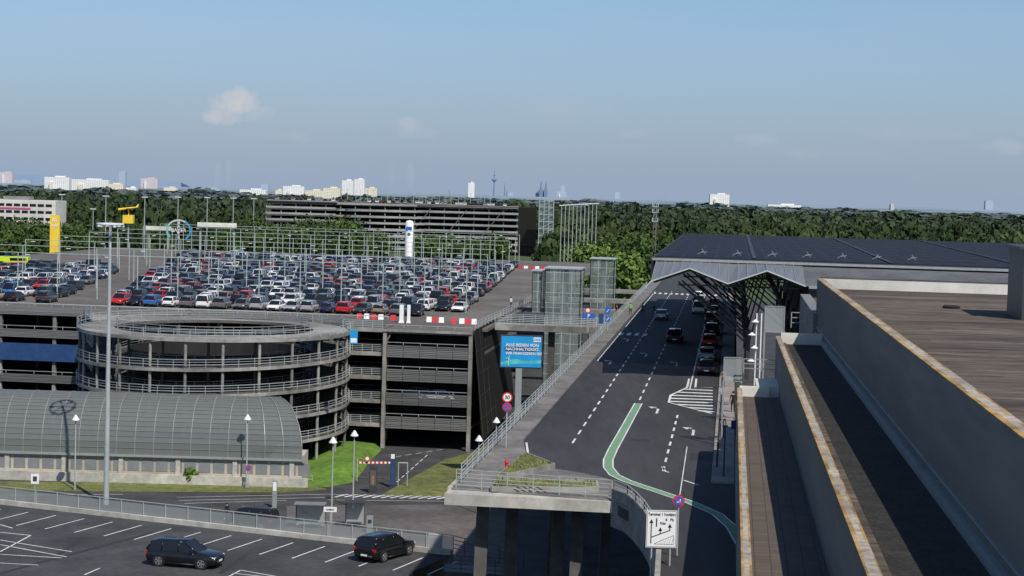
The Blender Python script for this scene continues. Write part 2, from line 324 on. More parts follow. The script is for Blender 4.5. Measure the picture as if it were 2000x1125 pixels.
fa=MB(); fa.sbox(-16.3,-6.3,103.2,104.6,14.4,15.06); fa.sbox(-16.35,-16.12,104.6,420,14.3,15.2); fa.build('fascia','concrete_pale',f)
for (s_,t_) in [(-14.6,105.5),(-13.0,107),(-10.2,107.5),(-8.9,106),(-13,135),(-9,135),(-13,165),(-13,200)]:
    q=MB(); a=W(s_,t_,0); q.beam(a,(a.x+.3,a.y,14.3),.75,.7); q.build('pillar','concrete_dark',f)
MB().sbox(-15.6,-5,105.6,110,14.0,14.38).build('cross_beam','concrete_dark',f)
pl=empty('planter',G(1060,930,15.13),'triangular concrete planter with dry grass on the terrace','planter')
tri=pix([(1025,893),(1082,916),(968,942)],15.13)
q=MB(); q.strip(tri+[tri[0]],15.13,15.5,.14); tri2=pix([(968,945),(1165,948),(1168,962),(960,960)],15.13); q.strip(tri2+[tri2[0]],15.13,15.45,.12); q.build('rim','concrete',pl)
q=MB(); q.sheet(tri,15.46).sheet(tri2,15.42); q.build('soil','grass',pl)
def tufts(name,polys,n,h,m,z,parent=None,label=None):
    V=[];Fc=[]
    for poly in polys:
        xs=[p[0] for p in poly]; ys=[p[1] for p in poly]; c=0; tries=0
        while c<n and tries<n*20:
            tries+=1; x=random.uniform(min(xs),max(xs)); y=random.uniform(min(ys),max(ys)); ins=False
            for i in range(len(poly)):
                a=poly[i-1]; b_=poly[i]
                if (a[1]>y)!=(b_[1]>y) and x<(b_[0]-a[0])*(y-a[1])/(b_[1]-a[1])+a[0]: ins=not ins
            if not ins: continue
            c+=1; q=random.random()*6.28; hh=h*random.uniform(.4,1.3); w=hh*.35; k=len(V); dx,dy=math.cos(q)*w,math.sin(q)*w; lx=random.uniform(-.4,.4)*hh
            V+=[(x-dx,y-dy,z),(x+dx,y+dy,z),(x+lx,y+lx*.5,z+hh)]; Fc.append((k,k+1,k+2))
    o=MB().add(V,Fc).build(name,m,parent)
    if parent is None: tag(o,label,'grass',kind='stuff')
    else: o['kind']='stuff'
mat('straw',(.2,.21,.07),.9,.3,.8)
tufts('grass',[tri,tri2],300,.2,'straw',15.42,pl)
tufts('grass',[pix([(-250,938),(600,946),(640,956),(560,962),(-250,958)],0)],1500,.12,'straw',.03,None,'short mown grass growing in the strip before the glass vault')
tufts('grass',[pix(slope,0)],1200,.12,'straw',.03,None,'rough grass on the slope between garage entrance and elevated road')
# ================= TERMINAL ROOF BUILDING (right)
tb=empty('terminal_building',W(6,60,0),'stepped concrete terminal building with gravel roof terraces and lichen stained ledges','building')
MB().tbox(.8,3.94,20,122,13.5,19.4).build('lower_wall','wall_grey',tb)
MB().tbox(4.1,8.1,20,133,13.5,22.15).build('middle_wall','wall_grey',tb)
MB().tbox(8.2,75,20,142.8,13.5,25.85).build('upper_wall','wall_grey',tb)
MB().tbox(1.08,3.96,20,122,19.4,19.43).build('terrace_paving','paver',tb)
MB().tbox(4.36,8.0,20,133,22.16,22.2).build('terrace_gravel','gravel_dark',tb)  # dark gravel, blackened further so the high wall's shadow is partly in the colour
MB().tbox(4.37,4.85,20,133,22.2,22.3).build('gravel_kerb','gravel_brown',tb)
MB().tbox(8.6,75,20,142.8,25.86,25.9).build('roof_gravel','gravel_brown',tb)
MB().tbox(.73,1.04,20,122,15.1,19.94).build('outer_parapet','shade_wall',tb)
MB().tbox(3.97,4.33,20,133,19.4,22.7).build('terrace_wall','shade_wall',tb)
MB().tbox(8.02,8.56,20,142.8,22.1,26.6).build('roof_wall','shade_wall',tb)
for nm,a,b_,t1,z in (('outer_ledge',.73,1.05,122.1,19.95),('terrace_ledge',3.97,4.33,133.1,22.71),('roof_ledge',8.02,8.55,142.9,26.61)):
    MB().tbox(a-.03,b_+.03,20,t1,z,z+.05).build(nm,'cap_stone',tb)
    q=MB(); t=20; wt=b_-a
    while t<t1-1:
        L_=random.uniform(1,4); e2=min(t1,t+L_); w1=random.uniform(.15,.45)*wt; w2=random.uniform(.05,.3)*wt
        q.tbox(a-.034,a-.034+w1,t,e2,z+.0,z+.054)
        if random.random()<.7: q.tbox(b_+.034-w2,b_+.034,t,e2,z,z+.054)
        t=e2+.01
    q.build('lichen_edge','lichen',tb)
MB().tbox(7.8,8.02,20,142,22.1,22.6).tbox(7.93,8.02,20,142,22.95,23.0).build('flashing','steel',tb)
MB().tbox(8.4,26,142.9,143.4,24,26.75).build('roof_parapet','white_wall',tb); MB().tbox(26,90,142.9,143.6,24,27.1).build('roof_parapet','white_wall',tb)
MB().tbox(26,90,142.85,143.7,27.1,27.16).build('parapet_cap','concrete_dark',tb)
MB().tbox(8.4,25.95,142.85,143.5,26.75,26.81).build('parapet_cap','concrete_dark',tb)
for i in range(13):
    t=36+i*8.2+random.uniform(-.6,.6); x=9.4+random.uniform(0,3)
    MB().tbox(x,x+random.uniform(12,40),t,t+.04,25.9,25.915).build('roof_seam','seam',tb)
MB().tbox(2.2,4.8,123,128,18,20.1).build('stair_head','white_wall',tb)
MB().tbox(4.4,7.9,133,133.5,21,23.0).build('end_parapet','white_wall',tb)
MB().tbox(.9,3.2,122.1,122.5,17,20.1).build('end_parapet','white_wall',tb)
o=empty('rooftop_plant_room',W(20,115,25.9),'dark plant room standing on the gravel roof at the right edge','plant room')
MB().sbox(17.6,26,112,118,25.9,30.2).build('wall','steel_dark',o); MB().sbox(17.3,26.2,111.8,118.2,30.2,30.4).build('roof','steel_dark',o)
o=empty('cable_coil',W(14.6,122,25.9),'small dark coil of cable on the gravel roof','cable')
MB().lathe(W(14.6,122,25.9),[(.55,0),(.6,.1),(.5,.2),(.3,.18),(.25,.05)],14).build('coil','rubber',o)
o=empty('rooftop_dish',W(22.3,138,25.9),'white rounded dish cover near the far roof parapet','dish')
MB().lathe(W(22.3,138,25.9),[(.05,1.2),(.6,1.05),(1.1,.7),(1.2,.3),(1.1,0)],14).build('cover','sign_white',o,smooth=True)
for i,(px0,px1,y0,y1,Y) in enumerate([(1493,1531,598,648,138),(1413,1448,698,744,128)]):
    a=Pd(px0,y1,Y); b_=Pd(px1,y1,Y); zt=Pd(px0,y0,Y).z
    o=empty('wind_screen',a,['glass wind screen at the end of the upper terrace','glass wind screen beside the pavement below the lamp mast'][i],'screen')
    MB().add([a,b_,(b_.x,b_.y,zt),(a.x,a.y,zt)],[(0,1,2,3)]).build('pane','screen_glass',o)
    q=MB()
    for p0,p1 in [((a.x,a.y,a.z),(a.x,a.y,zt)),((b_.x,b_.y,a.z),(b_.x,b_.y,zt)),((a.x,a.y,zt),(b_.x,b_.y,zt)),((a.x,a.y,a.z),(b_.x,b_.y,a.z))]: q.beam(p0,p1,.07,.07)
    q.beam((a.x,a.y,15),(a.x,a.y,a.z),.12,.12).beam((b_.x,b_.y,15),(b_.x,b_.y,a.z),.12,.12)
    q.build('frame','steel',o)
P=Pd(1483,612,150); o=empty('cone_lamp_mast',(P.x,P.y,15),'white twin mast with stacked cone lamps in front of the terminal canopy','lamp')
q=MB(); q.tube((P.x-.2,P.y,15),(P.x-.2,P.y,P.z),.06,.06,8).tube((P.x+.2,P.y,15),(P.x+.2,P.y,P.z),.06,.06,8); q.build('pole','sign_white',o)
for k in range(4):
    z=P.z-.7-k*1.1; MB().lathe((P.x-.35-(k%2)*.25,P.y-.35,z),[(.02,.22),(.32,.0),(.3,-.04),(.1,-.1)],12).build('cone_lamp','sign_white',o)
q=MB().rail([Pd(1452,728,127),Pd(1520,731,127)],1.0,1.2,3,.03); tag(q.build('railing','steel'),'short steel railing at the end of the lower paved terrace','railing')
q=MB().rail([Pd(1545,640,140),Pd(1608,642,140)],1.2,1.2,3,.035); tag(q.build('railing','steel'),'short steel railing above the end of the gravel terrace','railing')

# ================= CANOPY + SOLAR ROOF
cp=empty('terminal_canopy',W(0,172,15),'zigzag glass canopy on steel trusses over the terminal kerb','canopy')
ev=24.65; pk=26.0
prof=[(-7.6,ev),(-4.0,pk),(-.35,ev),(3.3,pk),(6.95,ev)]
for k in range(4):
    (a,za),(b_,zb)=prof[k],prof[k+1]
    for j in range(4):
        u0,u1=j/4,(j+1)/4
        A_=W(a+(b_-a)*u0,170.9,za+(zb-za)*u0); B_=W(a+(b_-a)*u1,170.9,za+(zb-za)*u1); C_=W(a+(b_-a)*u1,181.5,26.25); D_=W(a+(b_-a)*u0,181.5,26.25)
        MB().add([A_,B_,C_,D_],[(0,1,2,3)]).build('roof_panel','canopy_glass',cp)
        MB().beam(A_+Vector((0,0,.05)),D_+Vector((0,0,.05)),.05,.06).build('glazing_bar','steel',cp)
    MB().add([W(a,181.5,za),W(b_,181.5,zb),W(b_,300,zb),W(a,300,za)],[(0,1,2,3)]).build('roof_soffit','strut',cp)
    MB().beam(W(a,170.8,za),W(b_,170.8,zb),.1,.11).build('edge_beam','edge_white',cp)
    for t in range(176,300,12): MB().beam(W(a,t,za-.3),W(b_,t,zb-.3),.12,.3).build('rafter','strut',cp)
for t in range(176,300,18):
    for sk in (1.8,7.2):
        q=MB(); q.beam(W(sk,t,15.1),W(sk,t,20),.35,.35); kk=W(sk,t,18.5)
        for d in (-7.0,-3.5,1.5): q.beam(kk,W(sk+d,t,ev-.2),.14,.17)
        q.beam(W(sk-7,t,ev-.5),W(sk+1.5,t,ev-.5),.12,.14); q.build('column','strut',cp)
    q=MB(); q.beam(W(-5,t,24.2),W(1.8,t+7,19),.13,.14).beam(W(1.8,t,19),W(-5,t+7,24.2),.13,.14); q.build('brace','strut',cp)
sr=empty('solar_roof_hall',W(30,184,15),'departure hall with a wide dark solar panel roof','building')
MB().sbox(-7.8,95,182,292,26.62,26.68).build('solar_panels','solar',sr)
MB().sbox(-8.0,95.3,181.7,292.3,26.3,26.6).build('roof_slab','steel_dark',sr)
MB().sbox(-8.0,95,180.9,181.7,26.28,26.5).build('gutter','steel',sr)
MB().sbox(-8.2,-7.95,183,292,24.8,26.4).build('eaves_glazing','canopy_glass',sr)
MB().sbox(8.2,92,183,290,13,26.2).build('hall_wall','inside_shade',sr)
MB().add([W(6.95,171,24.65),W(60,171,24.9),W(60,182,26.25),W(6.95,182,26.25)],[(0,1,2,3)]).build('sloping_roof','low_roof',sr)
MB().sbox(7.4,60,170,176,15,24.5).build('front_wing','concrete_dark',sr)
MB().sbox(7.2,60,169.4,170.9,24.51,24.7).build('wing_roof','steel',sr)
for i in range(13): MB().sbox(8.5+i*1.8,10.0+i*1.8,169.9,170,18,23.6).build('window','car_glass',sr)
for i in range(7):
    P=Pd(1375+i*69,512+i*2,188); q=MB(); z0=26.68
    q.tube((P.x-.5,190,z0),(P.x+.1,190,z0+.35),.02,.02,6).tube((P.x+.35,190,z0),(P.x-.05,190,z0+.6),.02,.02,6).tube((P.x-.15,190,z0+.2),(P.x+.5,190,z0+.3),.015,.015,6)
    tag(q.build('roof_bracket','galv'),ordn(i)+' small lattice bracket from the left on the solar roof','bracket','brackets along the front of the solar roof')
for t in range(196,292,9): MB().sbox(-7.6,94.8,t,t+.4,26.69,26.74).build('panel_gap','solar_frame',sr)
for i in range(7): MB().sbox(2+i*13.5,2.4+i*13.5,182.3,291.8,26.75,26.8).build('walkway','solar_frame',sr)
tag(MB().sbox(6.4,7.3,141,169.3,15,24.0).build('connecting_wall','wall_grey'),'grey connecting wall between the roof terrace and the terminal hall','wall')

# ================= CAR PARK (near)
GF=228
gar=empty('parking_garage',W(-85,GF,0),'open multi storey car park with a full rooftop deck','building')
for k in range(1,5):
    L=3*k; MB().sbox(-150,-31.2,GF,GF+34,L-.35,L).build('floor_slab','concrete_dark',gar)  # slabs take dark concrete so the interior shade is in their colour
MB().sbox(-160,-31,GF,452,14.6,15.0).build('rooftop_deck','deck_asphalt',gar)
MB().sbox(-150,-31.4,GF+16,GF+16.3,0,14.6).build('shade_backing','inside_shade',gar)  # added dark sheet that stands for the shade deep inside the storeys
for k in range(1,6):
    L=3*k
    for (a,b_) in [(-150,-80),(-80,-44)]:
        MB().slats(a+.05,b_-.05,GF-.2,GF,L-.4,L+.7,6).build('parapet','band',gar)
        MB().rail([W(a,GF-.1,L+.75),W(b_,GF-.1,L+.75)],.35,4,1,.03).build('handrail','galv',gar)
for i in range(15):
    s_=-149+i*7.5
    MB().sbox(s_-.22,s_+.22,GF+.02,GF+.5,0,14.6).build('column','concrete',gar)
    MB().sbox(s_-.2,s_+.2,GF+13,GF+13.4,0,14.6).build('column','concrete_dark',gar)
MB().sbox(-112,-81,GF-.35,GF-.22,8.5,10.8).build('blue_banner','banner_blue',gar)
fw=empty('garage_wing',W(-37,221,0),'projecting car park wing with grey bands above the entrance','building')
for k in range(1,6):
    L=3*k; MB().sbox(-43,-32,221.2,GF-.25,L-.35,L).build('floor_slab','concrete_dark' if k<5 else 'deck_asphalt',fw)  # covered slabs coloured dark to paint in the shade between storeys
    zz=1.1 if k<5 else .3
    for j in range(5):
        MB().slats(-42.7+j*2.1,-42.7+j*2.1+2.04,221,221.12,L-.45,L+zz,7 if k<5 else 4).build('band_panel','band',fw)
    MB().rail([W(-42.8,221.1,L+zz),W(-32,221.1,L+zz)],.3,2.1,1,.03).build('handrail','galv',fw)
for s_ in (-43,-32.1): MB().sbox(s_-.22,s_+.22,220.9,221.5,0,15).build('column','concrete',fw)
MB().sbox(-43.4,-31.9,220.75,220.98,14.75,15.05).build('fascia','concrete',fw)
MB().add([W(-31.7,221,15.3),W(-31.7,252,15.4),W(-30.0,252,2.5),W(-30.4,221.3,1.2)],[(0,1,2,3)]).build('black_screen','black_mesh',fw)
q=MB()
for i in range(8):
    t=221+i*4.4; q.beam(W(-31.65,t,15.3),W(-30.2,t+.2,1.8),.05,.05)
for j in range(1,5): q.beam(W(-31.6+j*.28,221,15.3-j*2.8),W(-31.6+j*.28,252,15.3-j*2.7),.04,.04)
q.build('screen_frame','strut',fw)
MB().rail([W(-31.6,221,15.3),W(-31.4,300,15.2)],1.0,3,3,.03).build('deck_railing','galv',fw)
MB().sbox(-42.5,-32.5,GF-2.6,GF-2.4,3,14.6).build('inner_backing','inside_shade',fw)  # added dark sheet close behind the bands, painting the wing's inner shade
# spiral ramp
C0=Pd(421,640,219.5); sc,tc=ST(C0); RO_,RI=16.5,12.0
spi=empty('spiral_ramp',W(sc,tc,0),'round spiral ramp of stacked concrete rings beside the car park','ramp')
def zr(k,a): return 15.0 if k==5 else 3*k+.55*math.sin(a*1.0+.6)
def ring(r0,r1,zo0,zo1,mname,name,k):
    q=MB(); N=72; vs=[]
    for i in range(N):
        a=2*math.pi*i/N; z=zr(k,a)
        for (rr,zz) in ((r0,zo0),(r1,zo0),(r1,zo1),(r0,zo1)): vs.append(W(sc+rr*math.cos(a),tc+rr*math.sin(a),z+zz))
    fs=[]
    for i in range(N):
        i2=(i+1)%N
        for j in range(4): fs.append((4*i+j,4*i+(j+1)%4,4*i2+(j+1)%4,4*i2+j))
    q.add(vs,fs); return q.build(name,mname,spi)
for k in range(1,6):
    ring(RI,RO_,-.22,0,'concrete_dark' if k<5 else 'concrete','ramp_deck',k)
    ring(RO_,RO_+.1,-.32,.06,'concrete','outer_parapet',k)
    ring(RI-.1,RI,-.3,.05,'concrete_dark','inner_parapet',k)  # inner rings coloured darker than the outer ones to hold the well's shade
    for (rr,n_) in ((RO_+.06,56),(RI-.06,34)):
        q=MB()
        for i in range(n_):
            a=2*math.pi*i/n_; a2=2*math.pi*(i+1)/n_
            P=W(sc+rr*math.cos(a),tc+rr*math.sin(a),zr(k,a)+.06); P2=W(sc+rr*math.cos(a2),tc+rr*math.sin(a2),zr(k,a2)+.06)
            q.beam(P,P+Vector((0,0,1)),.05,.05)
            for h_,w_ in ((1,.06),(.7,.04),(.4,.07)): q.beam(P+Vector((0,0,h_)),P2+Vector((0,0,h_)),w_,w_)
        q.build('handrail','galv' if rr>RI else 'steel',spi)
for i in range(24):
    a=2*math.pi*(i+.3)/24; P=W(sc+(RO_-.3)*math.cos(a),tc+(RO_-.3)*math.sin(a),0)
    MB().tube(P,(P.x,P.y,14.7),.17,.17,8).build('column','concrete',spi)
for i in range(14):
    a=2*math.pi*i/14; P=W(sc+(RI+.3)*math.cos(a),tc+(RI+.3)*math.sin(a),0)
    MB().tube(P,(P.x,P.y,14.7),.17,.17,8).build('column','concrete_dark',spi)
MB().lathe(W(sc,tc,0),[(10.5,0),(10.5,12.6)],36).build('core_shade','inside_shade',spi)  # added dark cylinder standing for the shade in the middle of the ramp
# link on the left that merges the ramp into the garage decks
for k in range(1,6):
    z=3*k; pl_=[W(sc-16.3,tc+2,0),W(sc-11,tc+10,0),W(sc-8,GF-.3,0),W(sc-22,GF-.3,0),W(sc-19.5,tc+9,0)]
    MB().prism(pl_,z-.3,z-.01 if k<5 else z+.004).build('link_slab','concrete_dark' if k<5 else 'concrete',spi)
    e_=[pl_[0],pl_[4],pl_[3]]; MB().strip(e_,z-.35,z+.08,.12).build('link_parapet','concrete',spi)
    MB().rail([(p.x,p.y,z+.08) for p in e_],1.0,1.5,3,.03).build('link_rail','galv',spi)
for k in range(1,6):
    MB().sbox(-48.5,-43.3,221.5,GF-.3,3*k-.35,3*k-.005).build('link_slab','concrete_dark',spi); MB().sbox(-48.5,-43.3,221.3,221.5,3*k-.4,3*k+.1).build('link_parapet','concrete',spi); MB().rail([W(-48.5,221.4,3*k+.1),W(-43.4,221.4,3*k+.1)],.9,1.3,4,.03).build('link_rail','galv',spi)
P=Pd(691,658,205); o=empty('notice_board',(P.x,P.y,P.z-.8),'small blue and white notice board above the ramp link','sign'); MB().box((P.x,P.y,P.z),(.9,.06,1.6)).build('board','ad_blue',o); MB().box((P.x,P.y-.04,P.z-.4),(.7,.02,.5)).build('panel','sign_white',o)

# rooftop gantries
for r_,t in enumerate([256,282,308,334,362,392,424,448]):
    o=empty('light_gantry',W(-90,t,15),ordn(r_)+' row from the front of pale green light gantries across the rooftop car park','gantry','light gantries in rows across the rooftop')
    s0=-118-(t-256)*.15; s1=-38-(t-256)*.08; n_=int((s1-s0)/6)
    for i in range(n_+1):
        s_=s0+(s1-s0)*i/n_; MB().tube(W(s_,t,15),W(s_,t,21.6),.085,.07,6).build('post','gantry',o)
        if i%2==0: MB().box(W(s_+1.5,t,21.3),(.7,.25,.1)).build('lamp','lamp_head',o)
    MB().beam(W(s0,t,21.6),W(s1,t,21.6),.08,.09).build('rail','gantry',o)
q=MB().rail([W(-150,GF,15.75),W(-44,GF,15.75)],.4,3,1,.03); tag(q.build('railing','galv'),'galvanised rail along the front edge of the rooftop deck','railing')
# ================= VAULT
vt=empty('glass_vault',G(300,935,0),'long grey glass barrel vault over the station beside the spiral ramp','building')
Y0=193.6; RV=5.4; xL=-75; xR=-22.3; ZB=3.0; ZH=6.1; NA=16
def arc(j):
    q=math.pi*j/NA; return (Y0+RV-RV*math.cos(q), ZB+ZH*math.sin(q)**.9 if q>0 and q<math.pi else ZB)
def endx(j): q=math.pi*j/NA; return -3.3*(1-math.cos(min(q,math.pi/2)))
NB=26
def xs_(i,j):
    x=xL+(xR-xL)*i/NB; f=max(0,(i-(NB-4))/4); return x+endx(j)*f
for j in range(NA):
    q=MB()
    for i in range(NB):
        ya,za=arc(j); yb,zb=arc(j+1)
        q.add([(xs_(i,j),ya,za),(xs_(i+1,j),ya,za),(xs_(i+1,j+1),yb,zb),(xs_(i,j+1),yb,zb)],[(0,1,2,3)])
    q.build('glass_panels','vault_glass',vt,smooth=True)
for i in range(NB+1):
    q=MB(); pts=[Vector((xs_(i,j),arc(j)[0]-.03,arc(j)[1]+.06)) for j in range(0,12)]
    for a,b_ in zip(pts[:-1],pts[1:]): q.beam(a,b_,.07,.07)
    q.build('rib','vault_rib' if i<NB else 'steel',vt)
q=MB()
for j in range(1,9):
    y,z=arc(j); q.beam((xL,y-.03,z+.04),(xs_(NB,j),y-.03,z+.04),.035,.035)
    y2,z2=arc(j-.5); q.beam((xL,y2-.03,z2+.03),(xs_(NB,j-.5),y2-.03,z2+.03),.03,.03)
q.build('purlins','vault_rib',vt)
y=Y0
MB().box(((xL+xR)/2,y+.2,1.4),(xR-xL,.3,2.8)).build('base_wall','beige_wall',vt)
MB().box(((xL+xR)/2+.2,y-.25,.5),(xR-xL+1,.5,1.0)).build('plinth','concrete_pale',vt)
MB().box(((xL+xR)/2+.1,y+.0,2.95),(xR-xL+.5,.7,.2)).build('gutter','steel',vt)
MB().box(((xL+xR)/2-3,Y0+7,2.0),(xR-xL-7,.3,4.0)).build('inner_backing','concrete',vt)
for i in range(9):
    x=xL+2+i*6.2; MB().box((x,y-.02,1.6),(.5,.2,2.5)).build('pier','concrete_pale',vt)
for i in range(34):
    x=xL+1.2+i*1.55; MB().box((x+.6,y+.03,1.95),(1.25,.06,1.3)).build('window','shelter',vt)
q=MB(); ep=[(xs_(NB,j)-.02,)+arc(j) for j in range(0,NA+1)]; q.add(ep,[tuple(range(len(ep)))]); q.build('end_glazing','vault_glass',vt)
MB().box((xR-2,Y0+4,1.5),(3.6,7,3.0)).build('end_wall','concrete_pale',vt)
r=MB().rail([G(610,944,0),G(-200,932,0)],.9,2.5,2,.03); tag(r.build('railing','galv'),'low metal railing in front of the beige station wall','railing')

# ================= FRONT PARKING LOT
ZL=8.0
A=G(0,985,ZL); B=G(880,1085,ZL); e=(B-A).normalized(); nn=Vector((-e.y,e.x,0))
A2=A-e*60
struct(MB().sheet([A2,B,B-nn*6,Vector((-2,60,ZL)),Vector((-130,60,ZL)),Vector((-130,A2.y,ZL))],ZL),'parking_lot','asphalt')
q=MB(); q.prism([A2+nn*.5,B+nn*.5,B+nn*.02,A2+nn*.02],0,ZL+.02); struct(q,'retaining_wall','concrete')
mk=MB()
k0=(G(210,1045,ZL)-A).dot(e)%2.5
for i in range(-6,16):
    p0=A+e*(k0+2.5*i)-nn*1.6; mk.ribbon([p0,p0-nn*4.6],.12,ZL+.012)
for i in range(-6,3):
    p0=A+e*(k0+2.5*i+.6)-nn*17.2; mk.ribbon([p0,p0-nn*4.6],.12,ZL+.012)
for a,b_ in [((0,1040),(60,1046)),((0,1055),(140,1078)),((0,1064),(130,1088)),((0,1083),(120,1090)),((0,1100),(75,1104)),((60,1046),(0,1078)),((165,1123),(195,1110)),((440,1130),(470,1114)),((470,1114),(560,1130)),((455,1120),(530,1128)),((0,1025),(25,1032)),((835,1125),(850,1128))]:
    mk.ribbon([G(*a,ZL),G(*b_,ZL)],.12,ZL+.016)
struct(mk,'parking_lot_markings','white_paint')
q=MB()
for a,b_ in [((110,1085),(165,1050)),((0,1120),(300,1040)),((430,1120),(480,1085))]: q.ribbon([G(*a,ZL),G(*b_,ZL)],.4,ZL+.006)
struct(q,'asphalt_joints','patch')
fn=empty('parapet_fence',A,'concrete kerb and glass panel fence along the far edge of the front car park','fence')
MB().strip([A2+nn*.2,B+nn*.2],ZL,ZL+.35,.45).build('kerb_wall','concrete_pale',fn)
L=(B-A2).length; n_=int(L/1.9)
q=MB()
for i in range(n_+1):
    p=A2.lerp(B,i/n_)+nn*.2; q.beam(p+Vector((0,0,.3)),p+Vector((0,0,1.35)),.05,.05)
q.beam(A2+nn*.2+Vector((0,0,1.35)),B+nn*.2+Vector((0,0,1.35)),.06,.05); q.build('posts_and_rail','galv',fn)
a=A2+nn*.25; b_=B+nn*.25
MB().add([a+Vector((0,0,.4)),b_+Vector((0,0,.4)),b_+Vector((0,0,1.25)),a+Vector((0,0,1.25))],[(0,1,2,3)]).build('glass_panels','fence_glass',fn)
o=empty('stair_landing',G(950,1110,ZL),'dark steel stair landing with railings below the viaduct','stairs')
a=Pd(868,1112,116); b_=Pd(1000,1120,116)
MB().beam(a,b_,2.4,.25).build('platform','steel_dark',o)
q=MB(); q.rail([a+Vector((0,-1.2,.1)),b_+Vector((0,-1.2,.1))],1.1,1.1,4,.025); q.rail([Pd(885,1078,119),Pd(1022,1112,112)],1.1,1.3,4,.025); q.build('railing','steel_dark',o)
P=Pd(850,1062,124); o=empty('utility_box',(P.x,P.y,P.z-.65),'pale utility cabinet standing behind the fence at the end of the car park','cabinet')
MB().box(P,(1.0,.6,1.3)).build('body','concrete_pale',o); MB().box((P.x,P.y-.31,P.z),(.8,.02,1.0)).build('door','steel',o)

# ================= STREET LAMPS
def street_lamp(x,y,z,h,label):
    o=empty('street_lamp',(x,y,z),label,'street lamp','cone topped street lamps')
    MB().tube((0,0,0),(0,0,h-.3),.09,.06,8).build('pole','galv',o,world=False); MB().tube((0,0,0),(0,0,.5),.14,.12,8).build('base','steel',o,world=False)
    MB().lathe((0,0,h),[(.03,.0),(.1,-.05),(.42,-.55),(.4,-.6),(.12,-.6)],12).build('shade','lamp_head',o,world=False); return o
for px,py,hh,lb in [(146,957,8,'street lamp in front of the left end of the glass vault'),(481,953,8,'street lamp on the grass in front of the right part of the glass vault'),(647,1025,8.6,'street lamp behind the parking fence next to the white direction board'),(689,992,8,'street lamp right of the grass bank near the barrier')]:
    P=G(px,py,0); street_lamp(P.x,P.y,0,hh,lb)
for px,py,lb in [(936,850,'street lamp on the slope left of the elevated road'),(970,815,'street lamp rising behind the railing of the elevated road')]:
    d=ray(px,py); k=(8-CZ)/d.z; street_lamp(d.x*k,d.y*k,0,8,lb)
P=G(207,985,0); o=empty('floodlight_mast',P,'very tall grey floodlight mast standing before the glass vault','mast')
MB().tube(P,(P.x,P.y,28.6),.3,.13,12).build('pole','galv',o)
q=MB(); q.lathe((P.x,P.y,28.4),[(1.25,.1),(1.4,.05),(1.4,-.05),(1.25,-.1),(1.25,.1)],16)
for k in range(3):
    a=k*1.047; q.beam((P.x-1.3*math.cos(a),P.y-1.3*math.sin(a),28.4),(P.x+1.3*math.cos(a),P.y+1.3*math.sin(a),28.4),.06,.08)
q.build('crown','lamp_head',o)
for k in range(6): MB().box((P.x+1.2*math.cos(k*1.047),P.y+1.2*math.sin(k*1.047),28.2),(.4,.25,.18),k*1.047).build('floodlight','lamp_head',o)
for i,(px,yt,yb) in enumerate([(121,380,470),(207,383,460),(283,385,455),(348,385,455),(405,386,450),(456,387,450),(496,388,455),(182,408,455),(72,450,500)]):
    P=Pd(px,yt,690+i*8); o=empty('floodlight_mast',(P.x,P.y,0),'thin floodlight mast standing before the woods, '+ordn(i)+' in its line','mast','distant floodlight masts on the left')
    MB().tube((P.x,P.y,0),(P.x,P.y,P.z),.25,.14,6).build('pole','galv',o); MB().box((P.x,P.y,P.z),(2.4,.6,.3)).build('floodlight','lamp_head',o)
for i in range(10):
    px=1097+i*7.6; P=Pd(px,401-i*.4,560+(i%3)*14); o=empty('floodlight_mast',(P.x,P.y,0),'pale mast right of the distant garage tower, '+ordn(i)+' from the left','mast','cluster of pale masts right of the distant garage')
    MB().tube((P.x,P.y,0),(P.x,P.y,P.z),.16,.12,6).build('pole','galv',o); MB().box((P.x,P.y,P.z),(1.4,.5,.25)).build('floodlight','lamp_head',o)

# ================= SIGNS
def disc(q,c,r,y,m,n=20,depth=.02): q.tube((c[0],c[1]+y,c[2]),(c[0],c[1]+y-depth,c[2]),r,r,n,m)
P=G(988,874,15.1); o=empty('speed_limit_sign',P,'round 30 speed limit sign above a blue no stopping sign on the viaduct edge','sign')
z1=Pd(990,776,P.y).z; z2=Pd(990,795,P.y).z
MB().tube(P,(P.x,P.y,z1+.35),.05,.05,8).build('pole','galv',o)
q=MB(); disc(q,(P.x,P.y,z1),.36,-.06,0); q.build('rim','red',o); q=MB(); disc(q,(P.x,P.y,z1),.27,-.085,0); q.build('face','sign_white',o); text('30',.36,(P.x,P.y-.115,z1),0,'black',o)
q=MB(); disc(q,(P.x,P.y,z2),.33,-.06,0); q.build('rim','red',o); q=MB(); disc(q,(P.x,P.y,z2),.26,-.085,0); q.build('face','blue',o); MB().seg((P.x,P.y,z2),(-.19,.19),(.19,-.19),.07,-.11).seg((P.x,P.y,z2),(.19,.19),(-.19,-.19),.07,-.113).build('cross','red',o)
P=G(1322,1085,15.1); z1=Pd(1326,978,P.y).z; o=empty('no_stopping_sign',P,'round blue and red no stopping sign on a pole over the arrow board','sign')
MB().tube(P,(P.x,P.y,z1+.3),.04,.04,8).build('pole','galv',o)
q=MB(); disc(q,(P.x,P.y,z1),.3,-.05,0); q.build('rim','red',o); q=MB(); disc(q,(P.x,P.y,z1),.23,-.075,0); q.build('face','blue',o); MB().seg((P.x,P.y,z1),(-.17,.17),(.17,-.17),.06,-.1).build('bar','red',o); MB().seg((P.x,P.y,z1),(-.1,-.05),(.08,-.05),.05,-.099).seg((P.x,P.y,z1),(.07,-.03),(.07,.1),.05,-.098).build('arrow','sign_white',o)
Yt=86.0; c=Pd(1292,1033,Yt); o=empty('direction_board',(c.x,c.y,13.6),'white Terminal 1 Vorfahrt direction board with black lane arrows','sign')
w,h=1.48,1.82
MB().box(c,(w,.04,h)).build('board','sign_white',o)
q=MB()
